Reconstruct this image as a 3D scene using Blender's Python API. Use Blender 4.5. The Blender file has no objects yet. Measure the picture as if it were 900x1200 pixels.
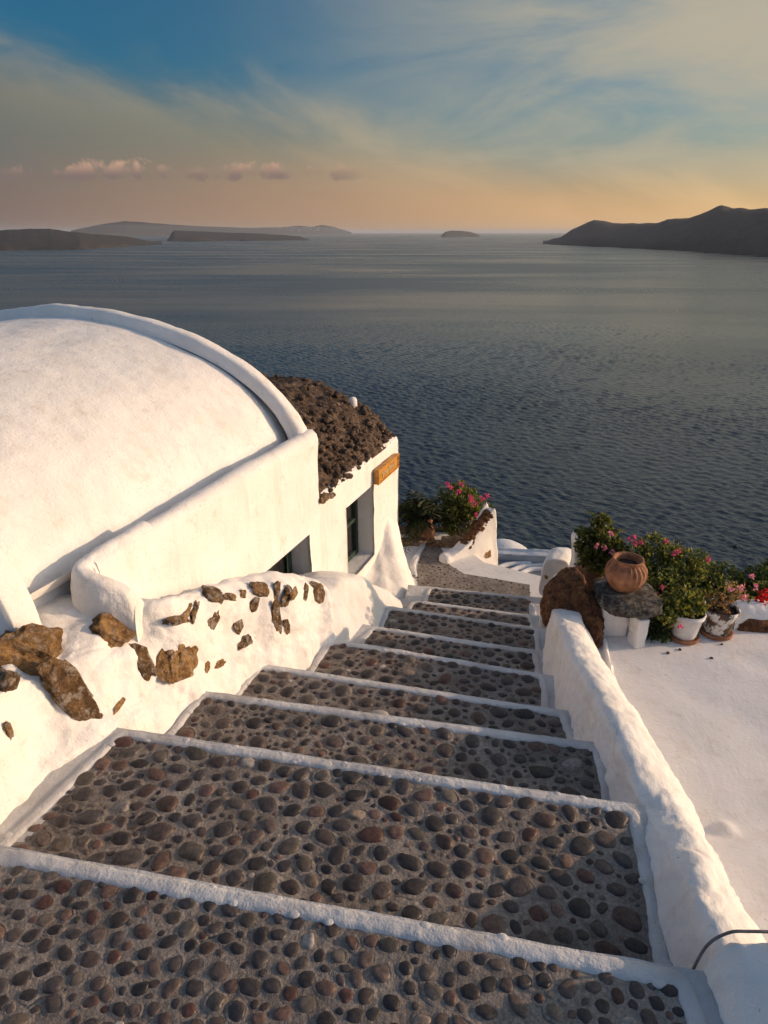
import bpy, bmesh, math, random
import numpy as np
from mathutils import Vector, Matrix, noise
from mathutils.bvhtree import BVHTree

random.seed(11)
scene = bpy.context.scene
COL = scene.collection
R = math.radians

# ------------------------------------------------------------------ camera model (photo 900x1200, horizon at y=272)
F_PX, EYE = 750.0, 1.65
PITCH = math.atan((600 - 272) / F_PX)
CAM = Vector((0, 0, EYE))
FWD = Vector((0, math.cos(PITCH), -math.sin(PITCH)))
UPV = Vector((0, math.sin(PITCH), math.cos(PITCH)))

def ray(x, y):
    return FWD + Vector((1, 0, 0)) * ((x - 450) / F_PX) - UPV * ((y - 600) / F_PX)

def at(x, y, z):                       # survey: point of the level z seen at a photo position
    d = ray(x, y)
    return CAM + d * ((z - EYE) / d.z)

def on(x, y, p, n):                    # survey: point on a plane
    d = ray(x, y)
    return CAM + d * ((Vector(p) - CAM).dot(Vector(n)) / d.dot(Vector(n)))

def px_m(p):                           # metres per photo pixel at p
    return (Vector(p) - CAM).dot(FWD) / F_PX

SEA = -100.0
RISE = 0.17

# ------------------------------------------------------------------ small helpers
def lerp(a, b, t): return a + (b - a) * t

def nz(p, f, seed=0.0):
    return noise.noise(Vector((p[0] * f + seed, p[1] * f - seed * 1.7, p[2] * f + seed * .6)))

def fbm(p, f, seed=0.0, o=3):
    s, a = 0.0, 1.0
    for i in range(o):
        s += a * nz(p, f, seed + i * 9.1); f *= 2.1; a *= .5
    return s

def make(name, verts, faces, mat, parent=None, smooth=True, cols=None, mat_idx=None):
    me = bpy.data.meshes.new(name)
    me.from_pydata([tuple(v) for v in verts], [], faces)
    for m in (mat if isinstance(mat, (list, tuple)) else [mat]):
        me.materials.append(m)
    if mat_idx: me.polygons.foreach_set('material_index', mat_idx)
    if smooth: me.polygons.foreach_set('use_smooth', [True] * len(me.polygons))
    if cols:
        at_ = me.color_attributes.new('col', 'FLOAT_COLOR', 'POINT')
        flat = []
        for c in cols: flat += [c[0], c[1], c[2], 1.0]
        at_.data.foreach_set('color', flat)
    me.update()
    o = bpy.data.objects.new(name, me)
    COL.objects.link(o)
    if parent:
        o.parent = parent
        o.matrix_parent_inverse = Matrix.Translation(-Vector(parent.location))
    return o

def empty(name, loc):
    o = bpy.data.objects.new(name, None)
    o.location = loc; o.empty_display_size = .1
    COL.objects.link(o)
    return o

def tag(o, label, cat, group=None, kind=None):
    o['label'] = label; o['category'] = cat
    if group: o['group'] = group
    if kind: o['kind'] = kind
    return o

def crom(pts, n, closed=False):
    pts = [Vector(p) for p in pts]; m = len(pts); out = []
    for i in range(n):
        t = i / (n if closed else n - 1) * (m if closed else m - 1)
        k = min(int(t), (m if closed else m - 1) - 1); u = t - k
        g = (lambda j: pts[j % m]) if closed else (lambda j: pts[max(0, min(m - 1, j))])
        p0, p1, p2, p3 = g(k - 1), g(k), g(k + 1), g(k + 2)
        if not closed:
            if k == 0: p0 = p1 * 2 - p2
            if k + 2 > m - 1: p3 = p2 * 2 - p1
        out.append(.5 * ((2 * p1) + (p2 - p0) * u + (2 * p0 - 5 * p1 + 4 * p2 - p3) * u * u + (3 * p1 - p0 - 3 * p2 + p3) * u ** 3))
    return out

def resample(pts, step):               # even spacing along a polyline
    out = [Vector(pts[0])]; acc = 0.0
    for a, b in zip(pts, pts[1:]):
        a, b = Vector(a), Vector(b); L = (b - a).length
        while acc + L >= step:
            a = a + (b - a) * ((step - acc) / L); L = (b - a).length; acc = 0; out.append(a.copy())
        acc += L
    if acc > step * .3: out.append(Vector(pts[-1]))
    return out

def grid_faces(nu, nv, closed_v=False, off=0):
    f = []
    for i in range(nu - 1):
        for j in range(nv if closed_v else nv - 1):
            a = off + i * nv + j; b = off + i * nv + (j + 1) % nv
            f.append((a, b, b + nv, a + nv))
    return f

def roughen(o, layers, keep=None):
    me = o.data; me.update()
    ns = [v.normal.copy() for v in me.vertices]
    for v, n in zip(me.vertices, ns):
        if keep and keep(v.co): continue
        d = 0
        for (f, a, s) in layers: d += a * nz(v.co, f, s)
        v.co += n * d
    me.update()
    return o

PLASTER = [(2.2, .022, 3), (6, .010, 7), (16, .005, 1), (38, .0022, 5)]

def loft(name, rows, nu, nv, mat, parent=None, rough=PLASTER, flip=False, closed=False):
    cross = [crom(r, nv, closed) for r in rows]
    cols = [crom([c[j] for c in cross], nu) for j in range(nv)]
    verts = [cols[j][i] for i in range(nu) for j in range(nv)]
    f = grid_faces(nu, nv, closed)
    if flip: f = [tuple(reversed(q)) for q in f]
    o = make(name, verts, f, mat, parent)
    if rough: roughen(o, rough)
    return o

def box_geo(c, sx, sy, sz, rot=0.0):
    co, si = math.cos(rot), math.sin(rot); v = []
    for dz in (-1, 1):
        for dx, dy in ((-1, -1), (1, -1), (1, 1), (-1, 1)):
            x, y = dx * sx / 2, dy * sy / 2
            v.append(Vector((c[0] + x * co - y * si, c[1] + x * si + y * co, c[2] + dz * sz / 2)))
    f = [(3, 2, 1, 0), (4, 5, 6, 7), (0, 1, 5, 4), (1, 2, 6, 5), (2, 3, 7, 6), (3, 0, 4, 7)]
    return v, f

def finish(o, bevel=0.0, sub=0, rough=None):       # bake bevel / subdivision, then roughen
    if bevel:
        b = o.modifiers.new('b', 'BEVEL'); b.width = bevel; b.segments = 3; b.limit_method = 'ANGLE'
    if sub:
        s = o.modifiers.new('s', 'SUBSURF'); s.levels = s.render_levels = sub; s.subdivision_type = 'SIMPLE'
    dg = bpy.context.evaluated_depsgraph_get()
    me = bpy.data.meshes.new_from_object(o.evaluated_get(dg))
    old = o.data; o.modifiers.clear(); o.data = me; me.name = old.name
    bpy.data.meshes.remove(old)
    me.polygons.foreach_set('use_smooth', [True] * len(me.polygons))
    if rough: roughen(o, rough)
    return o

def lathe(prof, n, c, flute=None):
    v, f = [], []
    for k, (r, z) in enumerate(prof):
        for i in range(n):
            a = 2 * math.pi * i / n
            rr = r * (flute(a, k / (len(prof) - 1)) if flute else 1)
            v.append(Vector((c[0] + rr * math.cos(a), c[1] + rr * math.sin(a), c[2] + z)))
    f = [tuple(reversed(q)) for q in grid_faces(len(prof), n, True)]
    f = [tuple(reversed(q)) for q in f]
    f.append(tuple(range(n))[::-1]); f.append(tuple(range((len(prof) - 1) * n, len(prof) * n)))
    return v, f

def tube(path, rad, n=8, squash=1.0):
    v = []; m = len(path)
    for i, p in enumerate(path):
        t = (path[min(i + 1, m - 1)] - path[max(i - 1, 0)]).normalized()
        s = t.cross(Vector((0, 0, 1)))
        s = s.normalized() if s.length > 1e-4 else Vector((1, 0, 0))
        u = s.cross(t)
        r = rad(i / (m - 1)) if callable(rad) else rad
        for k in range(n):
            a = 2 * math.pi * k / n
            v.append(p + s * (r * math.cos(a)) + u * (r * squash * math.sin(a)))
    f = grid_faces(m, n, True)
    f.append(tuple(range(n))[::-1]); f.append(tuple(range((m - 1) * n, m * n)))
    return v, f

class Geo:                             # gathers pieces of ONE mesh
    def __init__(s): s.v, s.f, s.c = [], [], []
    def add(s, v, f, col=None):
        o = len(s.v); s.v += list(v); s.f += [tuple(i + o for i in q) for q in f]
        if col is not None: s.c += [col] * len(v)
    def build(s, name, mat, parent=None, smooth=True):
        return make(name, s.v, s.f, mat, parent, smooth, s.c if len(s.c) == len(s.v) and s.c else None)

def ico(sub):
    bm = bmesh.new(); bmesh.ops.create_icosphere(bm, subdivisions=sub, radius=1)
    v = [x.co.copy() for x in bm.verts]; f = [tuple(x.index for x in q.verts) for q in bm.faces]
    bm.free(); return v, f
ICO = {k: ico(k) for k in (1, 2, 3, 4, 5)}

# ------------------------------------------------------------------ materials
def mat(name, rough=.9, spec=.3):
    m = bpy.data.materials.new(name); m.use_nodes = True
    nt = m.node_tree; b = nt.nodes['Principled BSDF']
    b.inputs['Roughness'].default_value = rough
    b.inputs['Specular IOR Level'].default_value = spec
    return m, nt, b

def N(nt, t, **kw):
    n = nt.nodes.new(t)
    for k, v in kw.items():
        if k in n.inputs: n.inputs[k].default_value = v
        else: setattr(n, k, v)
    return n

def coords(nt):
    return N(nt, 'ShaderNodeTexCoord').outputs['Object']

def noise_n(nt, scale, detail=4, vec=None, rough=.55):
    n = N(nt, 'ShaderNodeTexNoise', Scale=scale, Detail=detail, Roughness=rough)
    nt.links.new(vec if vec is not None else coords(nt), n.inputs['Vector'])
    return n.outputs['Fac']

def ramp(nt, fac, stops):
    r = N(nt, 'ShaderNodeValToRGB'); e = r.color_ramp.elements
    while len(e) < len(stops): e.new(.5)
    for i, (p, c) in enumerate(stops):
        e[i].position = p; e[i].color = (*c, 1) if len(c) == 3 else c
    nt.links.new(fac, r.inputs['Fac'])
    return r.outputs['Color']

def mixc(nt, fac, a, b, mode='MIX'):
    m = N(nt, 'ShaderNodeMix', data_type='RGBA', blend_type=mode)
    for s, v in ((0, fac), (6, a), (7, b)):
        if hasattr(v, 'links') or hasattr(v, 'is_linked'): nt.links.new(v, m.inputs[s])
        elif s == 0: m.inputs[0].default_value = v
        else: m.inputs[s].default_value = (*v, 1)
    return m.outputs[2]

def mth(nt, op, a, b=0.0, c=0.0):
    m = N(nt, 'ShaderNodeMath', operation=op)
    for i, v in enumerate((a, b, c)):
        if hasattr(v, 'is_linked'): nt.links.new(v, m.inputs[i])
        else: m.inputs[i].default_value = v
    return m.outputs[0]

def sstep(nt, x, lo, hi):
    m = N(nt, 'ShaderNodeMapRange', interpolation_type='SMOOTHSTEP')
    nt.links.new(x, m.inputs['Value']); m.inputs['From Min'].default_value = lo; m.inputs['From Max'].default_value = hi
    return m.outputs['Result']

def bump(nt, b, layers):
    prev = None
    for (h, dist, st) in layers:
        n = N(nt, 'ShaderNodeBump', Strength=st, Distance=dist)
        nt.links.new(h, n.inputs['Height'])
        if prev is not None: nt.links.new(prev, n.inputs['Normal'])
        prev = n.outputs['Normal']
    nt.links.new(prev, b.inputs['Normal'])

def plaster(name, c0=(.80, .785, .765), c1=(.745, .725, .70), grain=1.0):
    m, nt, b = mat(name, .92, .2)
    v = coords(nt)
    big = noise_n(nt, 3.2, 5, v); sm = noise_n(nt, 60, 3, v); md = noise_n(nt, 19, 5, v)
    col = ramp(nt, big, [(.35, c1), (.6, c0)])
    dirt = ramp(nt, noise_n(nt, 7, 6, v, .7), [(.30, (.86, .83, .78)), (.42, (1, 1, 1))])
    col = mixc(nt, 1.0, col, dirt, 'MULTIPLY')
    spk = ramp(nt, noise_n(nt, 42, 4, v, .6), [(.27, (.72, .64, .54)), (.33, (1, 1, 1))])
    col = mixc(nt, 1.0, col, spk, 'MULTIPLY')
    mp = N(nt, 'ShaderNodeMapping'); mp.inputs['Scale'].default_value = (9, 9, 1.1); nt.links.new(v, mp.inputs['Vector'])
    streak = ramp(nt, noise_n(nt, 1.0, 5, mp.outputs[0], .65), [(.30, (.90, .87, .83)), (.46, (1, 1, 1))])
    col = mixc(nt, .8, col, streak, 'MULTIPLY')
    wv = N(nt, 'ShaderNodeVectorMath', operation='ADD'); nt.links.new(v, wv.inputs[0])
    wn_ = N(nt, 'ShaderNodeTexNoise', Scale=6.0, Detail=4.0); nt.links.new(v, wn_.inputs['Vector'])
    ws = N(nt, 'ShaderNodeVectorMath', operation='SCALE'); nt.links.new(wn_.outputs['Color'], ws.inputs[0]); ws.inputs['Scale'].default_value = .35
    nt.links.new(ws.outputs[0], wv.inputs[1])
    vo_ = N(nt, 'ShaderNodeTexVoronoi', feature='DISTANCE_TO_EDGE', Scale=1.7); nt.links.new(wv.outputs[0], vo_.inputs['Vector'])
    crack = mth(nt, 'MULTIPLY', sstep(nt, vo_.outputs['Distance'], .007, .001), sstep(nt, noise_n(nt, 1.6, 3, v), .50, .62))
    col = mixc(nt, mth(nt, 'MULTIPLY', crack, .35), col, (.42, .39, .36))
    nt.links.new(col, b.inputs['Base Color'])
    bump(nt, b, [(md, .010 * grain, .5), (sm, .005 * grain, .6), (noise_n(nt, 170, 3, v), .0022 * grain, .75)])
    return m

M = {}
M['white'] = plaster('whitewash')
M['nose'] = plaster('kerb_paint', (.62, .62, .62), (.47, .46, .46), 1.2)
M['floor'] = plaster('terrace_paint', (.82, .795, .78), (.76, .735, .715), .55)

def rock(name, stops, scale=9, paint=0.0, rough=.9, bstr=.9):
    m, nt, b = mat(name, rough, .3)
    v = coords(nt)
    n1 = noise_n(nt, scale, 8, v, .7); n2 = noise_n(nt, scale * 5, 5, v, .65)
    col = ramp(nt, mth(nt, 'ADD', mth(nt, 'MULTIPLY', n1, .65), mth(nt, 'MULTIPLY', n2, .35)), stops)
    if paint:
        p = ramp(nt, noise_n(nt, 26, 7, v, .75), [(.5, (0, 0, 0)), (.5 + .1, (1, 1, 1))])
        col = mixc(nt, mth(nt, 'MULTIPLY', p, paint), col, (.72, .69, .64))
    nt.links.new(col, b.inputs['Base Color'])
    bump(nt, b, [(n1, .05, bstr), (n2, .012, bstr)])
    return m
M['ochre_rock'] = rock('ochre_rock', [(.34, (.05, .028, .014)), (.47, (.22, .12, .045)), (.60, (.42, .25, .10)), (.75, (.30, .19, .11))], 12, .22)
M['dark_rock'] = rock('dark_rock', [(.34, (.025, .017, .011)), (.48, (.14, .08, .036)), (.62, (.32, .19, .085)), (.75, (.20, .13, .07))], 16, .4)
M['saddle'] = rock('red_brown_rock', [(.36, (.03, .013, .009)), (.48, (.13, .055, .026)), (.60, (.30, .14, .055)), (.74, (.42, .30, .19))], 15, .0)
M['slab'] = rock('grey_mottled_rock', [(.38, (.018, .016, .014)), (.5, (.075, .066, .056)), (.60, (.24, .215, .18)), (.75, (.36, .33, .28))], 17, .15)
M['rubble'] = rock('roof_rubble', [(.34, (.018, .013, .010)), (.48, (.095, .064, .046)), (.60, (.23, .16, .115)), (.72, (.36, .24, .15))], 14, 0)
M['cliff'] = rock('cliff_rock', [(.35, (.05, .035, .025)), (.6, (.16, .11, .075))], .6, 0)
M['tan_stone'] = rock('tan_stone', [(.34, (.09, .05, .03)), (.5, (.25, .16, .09)), (.68, (.40, .29, .18))], 14, .15)
M['island'] = rock('island_rock', [(.35, (.014, .015, .018)), (.6, (.05, .046, .045))], .012, 0, .95, .3)

# mortar between the pebbles
m, nt, b = mat('mortar', .95, .2); v = coords(nt)
col = ramp(nt, noise_n(nt, 5, 6, v, .65), [(.32, (.16, .138, .122)), (.5, (.255, .222, .196)), (.68, (.35, .31, .275))])
col = mixc(nt, .55, col, ramp(nt, noise_n(nt, 90, 4, v, .7), [(.35, (.35, .35, .35)), (.65, (1.3, 1.28, 1.25))]), 'MULTIPLY')
nt.links.new(col, b.inputs['Base Color'])
bump(nt, b, [(noise_n(nt, 14, 6, v), .02, .8), (noise_n(nt, 75, 4, v, .7), .006, .9), (noise_n(nt, 260, 2, v), .002, .8)])
M['mortar'] = m

# pebbles: each its own stone colour
m, nt, b = mat('beach_pebble', .5, .35); v = coords(nt)
a = N(nt, 'ShaderNodeAttribute', attribute_name='col').outputs['Color']
g = ramp(nt, noise_n(nt, 70, 7, v, .75), [(.3, (.35, .35, .36)), (.5, (1, 1, 1)), (.68, (1.9, 1.8, 1.72))])
nt.links.new(mixc(nt, .8, a, g, 'MULTIPLY'), b.inputs['Base Color'])
nt.links.new(ramp(nt, noise_n(nt, 30, 4, v), [(.3, (.34,) * 3), (.7, (.7,) * 3)]), b.inputs['Roughness'])
bump(nt, b, [(noise_n(nt, 60, 5, v), .004, .5), (noise_n(nt, 300, 2, v), .001, .5)])
M['pebble'] = m

def leafm(name):
    m = bpy.data.materials.new(name); m.use_nodes = True; nt = m.node_tree
    b = nt.nodes['Principled BSDF']; b.inputs['Roughness'].default_value = .5; b.inputs['Specular IOR Level'].default_value = .35
    a = N(nt, 'ShaderNodeAttribute', attribute_name='col').outputs['Color']
    nt.links.new(a, b.inputs['Base Color'])
    t = N(nt, 'ShaderNodeBsdfTranslucent'); nt.links.new(a, t.inputs['Color'])
    mx = N(nt, 'ShaderNodeMixShader', Fac=.5)
    nt.links.new(b.outputs[0], mx.inputs[1]); nt.links.new(t.outputs[0], mx.inputs[2])
    nt.links.new(mx.outputs[0], nt.nodes['Material Output'].inputs['Surface'])
    return m
M['leaf'] = leafm('leaf'); M['petal'] = leafm('petal')

def plain(name, c0, c1, scale=14, rough=.8, bd=.006, spec=.3):
    m, nt, b = mat(name, rough, spec); v = coords(nt)
    n = noise_n(nt, scale, 6, v, .65)
    nt.links.new(ramp(nt, n, [(.35, c0), (.65, c1)]), b.inputs['Base Color'])
    bump(nt, b, [(n, bd, .7), (noise_n(nt, scale * 6, 3, v), bd * .3, .6)])
    return m
M['terracotta'] = plain('terracotta', (.20, .085, .045), (.40, .19, .10), 18)
M['old_clay'] = plain('old_clay', (.10, .055, .035), (.24, .13, .075), 12)
M['tan_clay'] = plain('tan_clay', (.18, .12, .06), (.36, .25, .14), 12)
M['soil'] = plain('soil', (.02, .012, .008), (.07, .042, .028), 40, .98, .02)
M['potwhite'] = plain('pot_white_paint', (.55, .53, .51), (.78, .77, .75), 10, .7)
M['green_wood'] = plain('green_painted_wood', (.012, .03, .022), (.03, .055, .04), 20, .6)
M['dark_wood'] = plain('brown_wood', (.05, .028, .015), (.13, .075, .04), 20, .6)
M['stem'] = plain('stem', (.06, .05, .025), (.14, .11, .06), 40)
M['cable'] = plain('cable_sheath', (.12, .10, .10), (.22, .19, .185), 40, .6)
M['glass'] = plain('dark_pane', (.012, .012, .013), (.022, .022, .022), 3, .15, .0005, .5)
M['shaded_floor'] = plain('blue_grey_shade', (.11, .14, .17), (.17, .20, .23), 8, .8)  # blue shade over the lower roof, put into its colour
M['lower_white'] = plaster('lower_whitewash', (.74, .75, .77), (.64, .65, .67), 1)
M['buoy'] = plain('buoy_paint', (.02, .02, .02), (.05, .045, .04), 4)
M['village'] = plain('far_white_walls', (.55, .52, .48), (.75, .72, .68), .05)

# sign wood with grain
m, nt, b = mat('varnished_wood', .45, .4); v = coords(nt)
mp = N(nt, 'ShaderNodeMapping'); mp.inputs['Scale'].default_value = (6, 6, 60); nt.links.new(v, mp.inputs['Vector'])
nt.links.new(ramp(nt, noise_n(nt, 2, 5, mp.outputs[0]), [(.3, (.30, .12, .02)), (.7, (.62, .31, .06))]), b.inputs['Base Color'])
M['sign'] = m
M['letter'] = plain('carved_letter_paint', (.62, .45, .18), (.8, .62, .30), 30, .5)

# peeled paint pot
m, nt, b = mat('peeling_paint', .75, .3); v = coords(nt)
n1 = noise_n(nt, 13, 6, v, .65); n2 = noise_n(nt, 9, 5, v)
c = ramp(nt, n2, [(.45, (.035, .05, .03)), (.55, (.12, .07, .045))])
nt.links.new(mixc(nt, ramp(nt, n1, [(.47, (0, 0, 0)), (.52, (1, 1, 1))]), c, (.72, .70, .66)), b.inputs['Base Color'])
bump(nt, b, [(n1, .01, .8)])
M['peel'] = m

# sea
m, nt, b = mat('sea_water', .12, .5)
b.inputs['Base Color'].default_value = (.032, .050, .068, 1); b.inputs['IOR'].default_value = 1.33
g = N(nt, 'ShaderNodeNewGeometry').outputs['Position']
def wmap(sx, sy, rot=0):
    mp = N(nt, 'ShaderNodeMapping'); mp.inputs['Scale'].default_value = (sx, sy, 1); mp.inputs['Rotation'].default_value = (0, 0, rot)
    nt.links.new(g, mp.inputs['Vector']); return mp.outputs[0]
w1 = noise_n(nt, 1, 4, wmap(.11, .26, R(-14)), .6); w2 = noise_n(nt, 1, 3, wmap(.5, .9, R(20)), .6); w3 = noise_n(nt, 1, 3, wmap(.012, .03, R(-8)), .6)
patch = noise_n(nt, 1, 5, wmap(.0011, .0042, R(-6)), .6)
ln = N(nt, 'ShaderNodeVectorMath', operation='LENGTH'); nt.links.new(g, ln.inputs[0])
far_r = mth(nt, 'MULTIPLY', sstep(nt, ln.outputs['Value'], 250, 2200), .08)
nt.links.new(mth(nt, 'ADD', far_r, ramp(nt, patch, [(.38, (.12,) * 3), (.62, (.26,) * 3)])), b.inputs['Roughness'])
bump(nt, b, [(w1, .7, .5), (w2, .10, .5)])
M['sea'] = m

# ------------------------------------------------------------------ SEA, ISLANDS
def big_plane(name, x0, x1, y0, y1, z, mt):
    return make(name, [(x0, y0, z), (x1, y0, z), (x1, y1, z), (x0, y1, z)], [(0, 1, 2, 3)], mt, None, False)
def sea_mesh():
    # polar sheet, dense in front of the lane, with real wave relief out to 3 km and flat water to the horizon
    front = [R(-40 + 80 * i / 900) for i in range(901)]
    rest = [R(40 + 280 * i / 40) for i in range(1, 40)]
    th = np.array(front + rest)
    dep = np.linspace(R(34), R(1.6), 900)
    rr_ = np.concatenate([[4.0, 60.0], 101.6 / np.tan(dep), np.geomspace(4200, 90000, 24)])
    T_, R_ = np.meshgrid(th, rr_)
    X_, Y_ = R_ * np.sin(T_), R_ * np.cos(T_)
    g = np.random.default_rng(4); Z_ = np.zeros_like(X_)
    step = np.gradient(rr_)[:, None] * np.ones_like(X_)
    lat = R_ * R(.089)
    for i in range(80):
        lam = 1.3 * (8.5 / 1.3) ** (g.random() ** 1.5); a_ = R(205) + g.normal(0, .55); k = 2 * math.pi / lam
        kx, ky = k * math.sin(a_), k * math.cos(a_)
        amp = .050 * lam ** .85 / math.sqrt(80) * 1.9
        att = np.clip(1.6 - np.maximum(step * abs(math.cos(a_)), lat * .5) / lam * 1.6, .0, 1)     # what the sheet cannot carry is left to the bump
        Z_ += amp * att * np.sin(kx * X_ + ky * Y_ + g.random() * 6.283)
    gust = .72 + .28 * np.sin(X_ * .006 + Y_ * .013 + 1.2 * np.sin(X_ * .011 - Y_ * .004)) * np.sin(Y_ * .021 - X_ * .003 + 2)
    Z_ = Z_ * gust * np.clip((4200 - R_) / 2500, 0, 1)
    Z_[0:2] = 0
    nr, nt_ = Z_.shape
    co_ = np.stack([X_, Y_, Z_ + SEA], -1).reshape(-1, 3)
    idx = np.arange(nr * nt_).reshape(nr, nt_)
    nx_ = np.roll(idx, -1, axis=1)
    q = np.stack([idx[:-1], nx_[:-1], nx_[1:], idx[1:]], -1).reshape(-1, 4)[:, ::-1]
    me = bpy.data.meshes.new('sea')
    me.vertices.add(len(co_)); me.vertices.foreach_set('co', co_.astype(np.float32).ravel())
    me.loops.add(q.size); me.loops.foreach_set('vertex_index', q.astype(np.int32).ravel())
    me.polygons.add(len(q)); me.polygons.foreach_set('loop_start', np.arange(0, q.size, 4, dtype=np.int32))
    me.polygons.foreach_set('loop_total', np.full(len(q), 4, dtype=np.int32))
    me.polygons.foreach_set('use_smooth', np.ones(len(q), dtype=bool))
    me.materials.append(M['sea']); me.update(calc_edges=True)
    if me.polygons[5000].normal.z < 0: me.flip_normals()
    o = bpy.data.objects.new('sea', me); COL.objects.link(o); return o
sea = sea_mesh()
tag(sea, 'dark blue grey rippled sea stretching to the horizon', 'sea', kind='structure')

def island(name, label, prof, water, depth=.22, seed=0, mt='island', cat='island'):
    # prof: skyline (x, y); water: waterline (x, y) -> a solid ridge with a shore slope and a back slope
    def wy(x):
        for (xa, ya), (xb, yb) in zip(water, water[1:]):
            if xa <= x <= xb: return lerp(ya, yb, (x - xa) / (xb - xa))
        return water[-1][1]
    xs, ys = [], []
    n = 150
    x0, x1 = prof[0][0], prof[-1][0]
    rows = []
    for i in range(n):
        x = lerp(x0, x1, i / (n - 1))
        for (xa, ya), (xb, yb) in zip(prof, prof[1:]):
            if xa <= x <= xb: y = lerp(ya, yb, (x - xa) / (xb - xa)); break
        S = at(x, wy(x), SEA); d = (S - CAM); d.z = 0; dist = d.length; dn = d.normalized()
        rd = ray(x, y); k = 1 + depth
        crest = CAM + rd * (dist * k / math.hypot(rd.x, rd.y))
        h = max(crest.z - SEA, 1.0)
        h *= 1 + .035 * fbm((x * .05, seed, 0), 1.3)
        row = []
        for j, (t, hh) in enumerate(((0, -.03), (.03, .12), (.25, .36), (.5, .60), (.78, .86), (1, 1), (1.25, .93), (1.8, .5), (2.5, -.05))):
            p = CAM + dn * dist * (1 + depth * t); p.z = SEA + h * hh
            if 0 < j < 5:
                w = fbm((p.x / dist * 26, p.y / dist * 26, seed), 1.0, seed)
                p += dn * (dist * depth * .10 * w); p.z = max(p.z + h * .10 * w, SEA - 1)
            row.append(p)
        rows.append(row)
    nv = 9
    o = make(name, [p for r in rows for p in r], grid_faces(n, nv), M[mt])
    tag(o, label, cat, kind='structure')
    return o
island('island', 'low dark island nearest the left edge of the sea', [(-60, 279), (-20, 273), (0, 271), (16, 269), (40, 268), (62, 268), (85, 271), (110, 274), (150, 277), (170, 281), (190, 286)],
       [(-60, 296), (0, 293.5), (95, 292.5), (190, 286.6)], .18, 1)
far = island('island', 'long pale hazy island with a peak, farthest off', [(84, 270), (100, 267), (125, 262), (150, 259), (175, 261), (200, 263), (240, 265), (290, 267), (330, 266.5), (352, 264.5), (365, 266), (378, 263.5), (392, 266), (412, 272.2)],
       [(80, 277.0), (412, 274.6)], .10, 2)
island('island', 'flat topped dark island in front of the long hazy one', [(196, 282), (203, 272), (206, 270), (225, 270.8), (260, 272.2), (300, 273.5), (335, 275.5), (352, 277), (362, 281)],
       [(190, 283.2), (362, 281.6)], .12, 3)
island('island', 'tiny flat islet alone on the horizon', [(517, 275.5), (522, 271.5), (530, 270.2), (540, 270.4), (552, 272), (562, 275.6)], [(515, 278.4), (563, 277.4)], .08, 4)
island('headland', 'dark stepped headland rising to a ridge at the right of the sea', [(636, 285.5), (646, 280), (656, 278), (668, 269), (680, 263), (692, 257.5), (703, 259), (716, 261.5), (745, 262), (766, 261), (776, 256.5), (800, 255.5), (815, 251), (826, 245), (836, 241.5), (848, 244.5), (872, 245), (900, 243), (960, 238), (1100, 236)],
       [(634, 286.2), (700, 289), (800, 294), (900, 301), (1100, 312)], .2, 5, cat='headland')

# far village houses along the hazy island's crest (a white mass nobody could count)
G = Geo()
for i in range(46):
    x = random.gauss(362, 16); y = random.uniform(265.6, 270.5)
    S = at(248, 276, SEA); dist = math.hypot(S.x, S.y) * 1.085
    rd = ray(x, y); p = CAM + rd * (dist / math.hypot(rd.x, rd.y)) * .995
    G.add(*box_geo(p, random.uniform(15, 45), 30, random.uniform(8, 16), random.random()))
vo = G.build('village', M['village'], None, False)
tag(vo, 'pale specks of a village along the hazy island crest', 'village', kind='stuff')

# hillside below the lane, down to the sea
nx, ny = 60, 60
V = []
for i in range(nx):
    for j in range(ny):
        x = lerp(-60, 60, i / (nx - 1)); t = j / (ny - 1); y = -25 + 150 * t ** 1.6
        edge = 5.0 + (1.6 if x < .6 else -.9 if x > 1 else 0) - .02 * abs(x)
        z = -2.3 - max(0, y - edge) * 1.25 + (max(0, -y) * .32 if y < 0 else 0) - .25 * max(0, min(y, edge))
        if y > edge + 1: z += 1.2 * fbm((x, y, 0), .12) * min(1, (y - edge) / 12)
        V.append((x, y, z))
hs = make('hillside', V, [tuple(q) for q in grid_faces(nx, ny)], M['cliff'])
tag(hs, 'steep brown hillside dropping from the lane to the sea', 'hillside', kind='structure')

# ------------------------------------------------------------------ STAIRS
# pebble panel corners of each tread: near left, far left, far right, near right (level -RISE*k)
TREADS = [
    [(-.98, .42), (-1.115, 1.262), (.690, .930), (.672, .40)],
    [(-1.195, 1.453), (-1.033, 1.932), (.820, 1.574), (.716, 1.085)],
    [(-.883, 2.153), (-.839, 2.368), (.862, 2.044), (.819, 1.811)],
    [(-.719, 2.603), (-.659, 2.803), (.850, 2.441), (.848, 2.299)],
    [(-.386, 3.031), (-.310, 3.282), (.877, 2.946), (.832, 2.725)],
    [(-.130, 3.550), (-.070, 3.679), (.952, 3.410), (.927, 3.269)],
    [(.013, 3.985), (.053, 4.205), (1.083, 3.930), (1.045, 3.721)],
    [(.238, 4.486), (.256, 4.578), (1.150, 4.359), (1.127, 4.250)],
    [(.403, 4.909), (.438, 5.087), (1.273, 4.923), (1.258, 4.741)],
]
LANDING = [(.33, 5.40), (.335, 5.77), (.40, 6.15), (.50, 6.45), (.62, 6.42), (.645, 5.98), (.70, 5.86), (.814, 5.70), (1.10, 5.60), (1.43, 5.48), (1.37, 5.15)]

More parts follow.
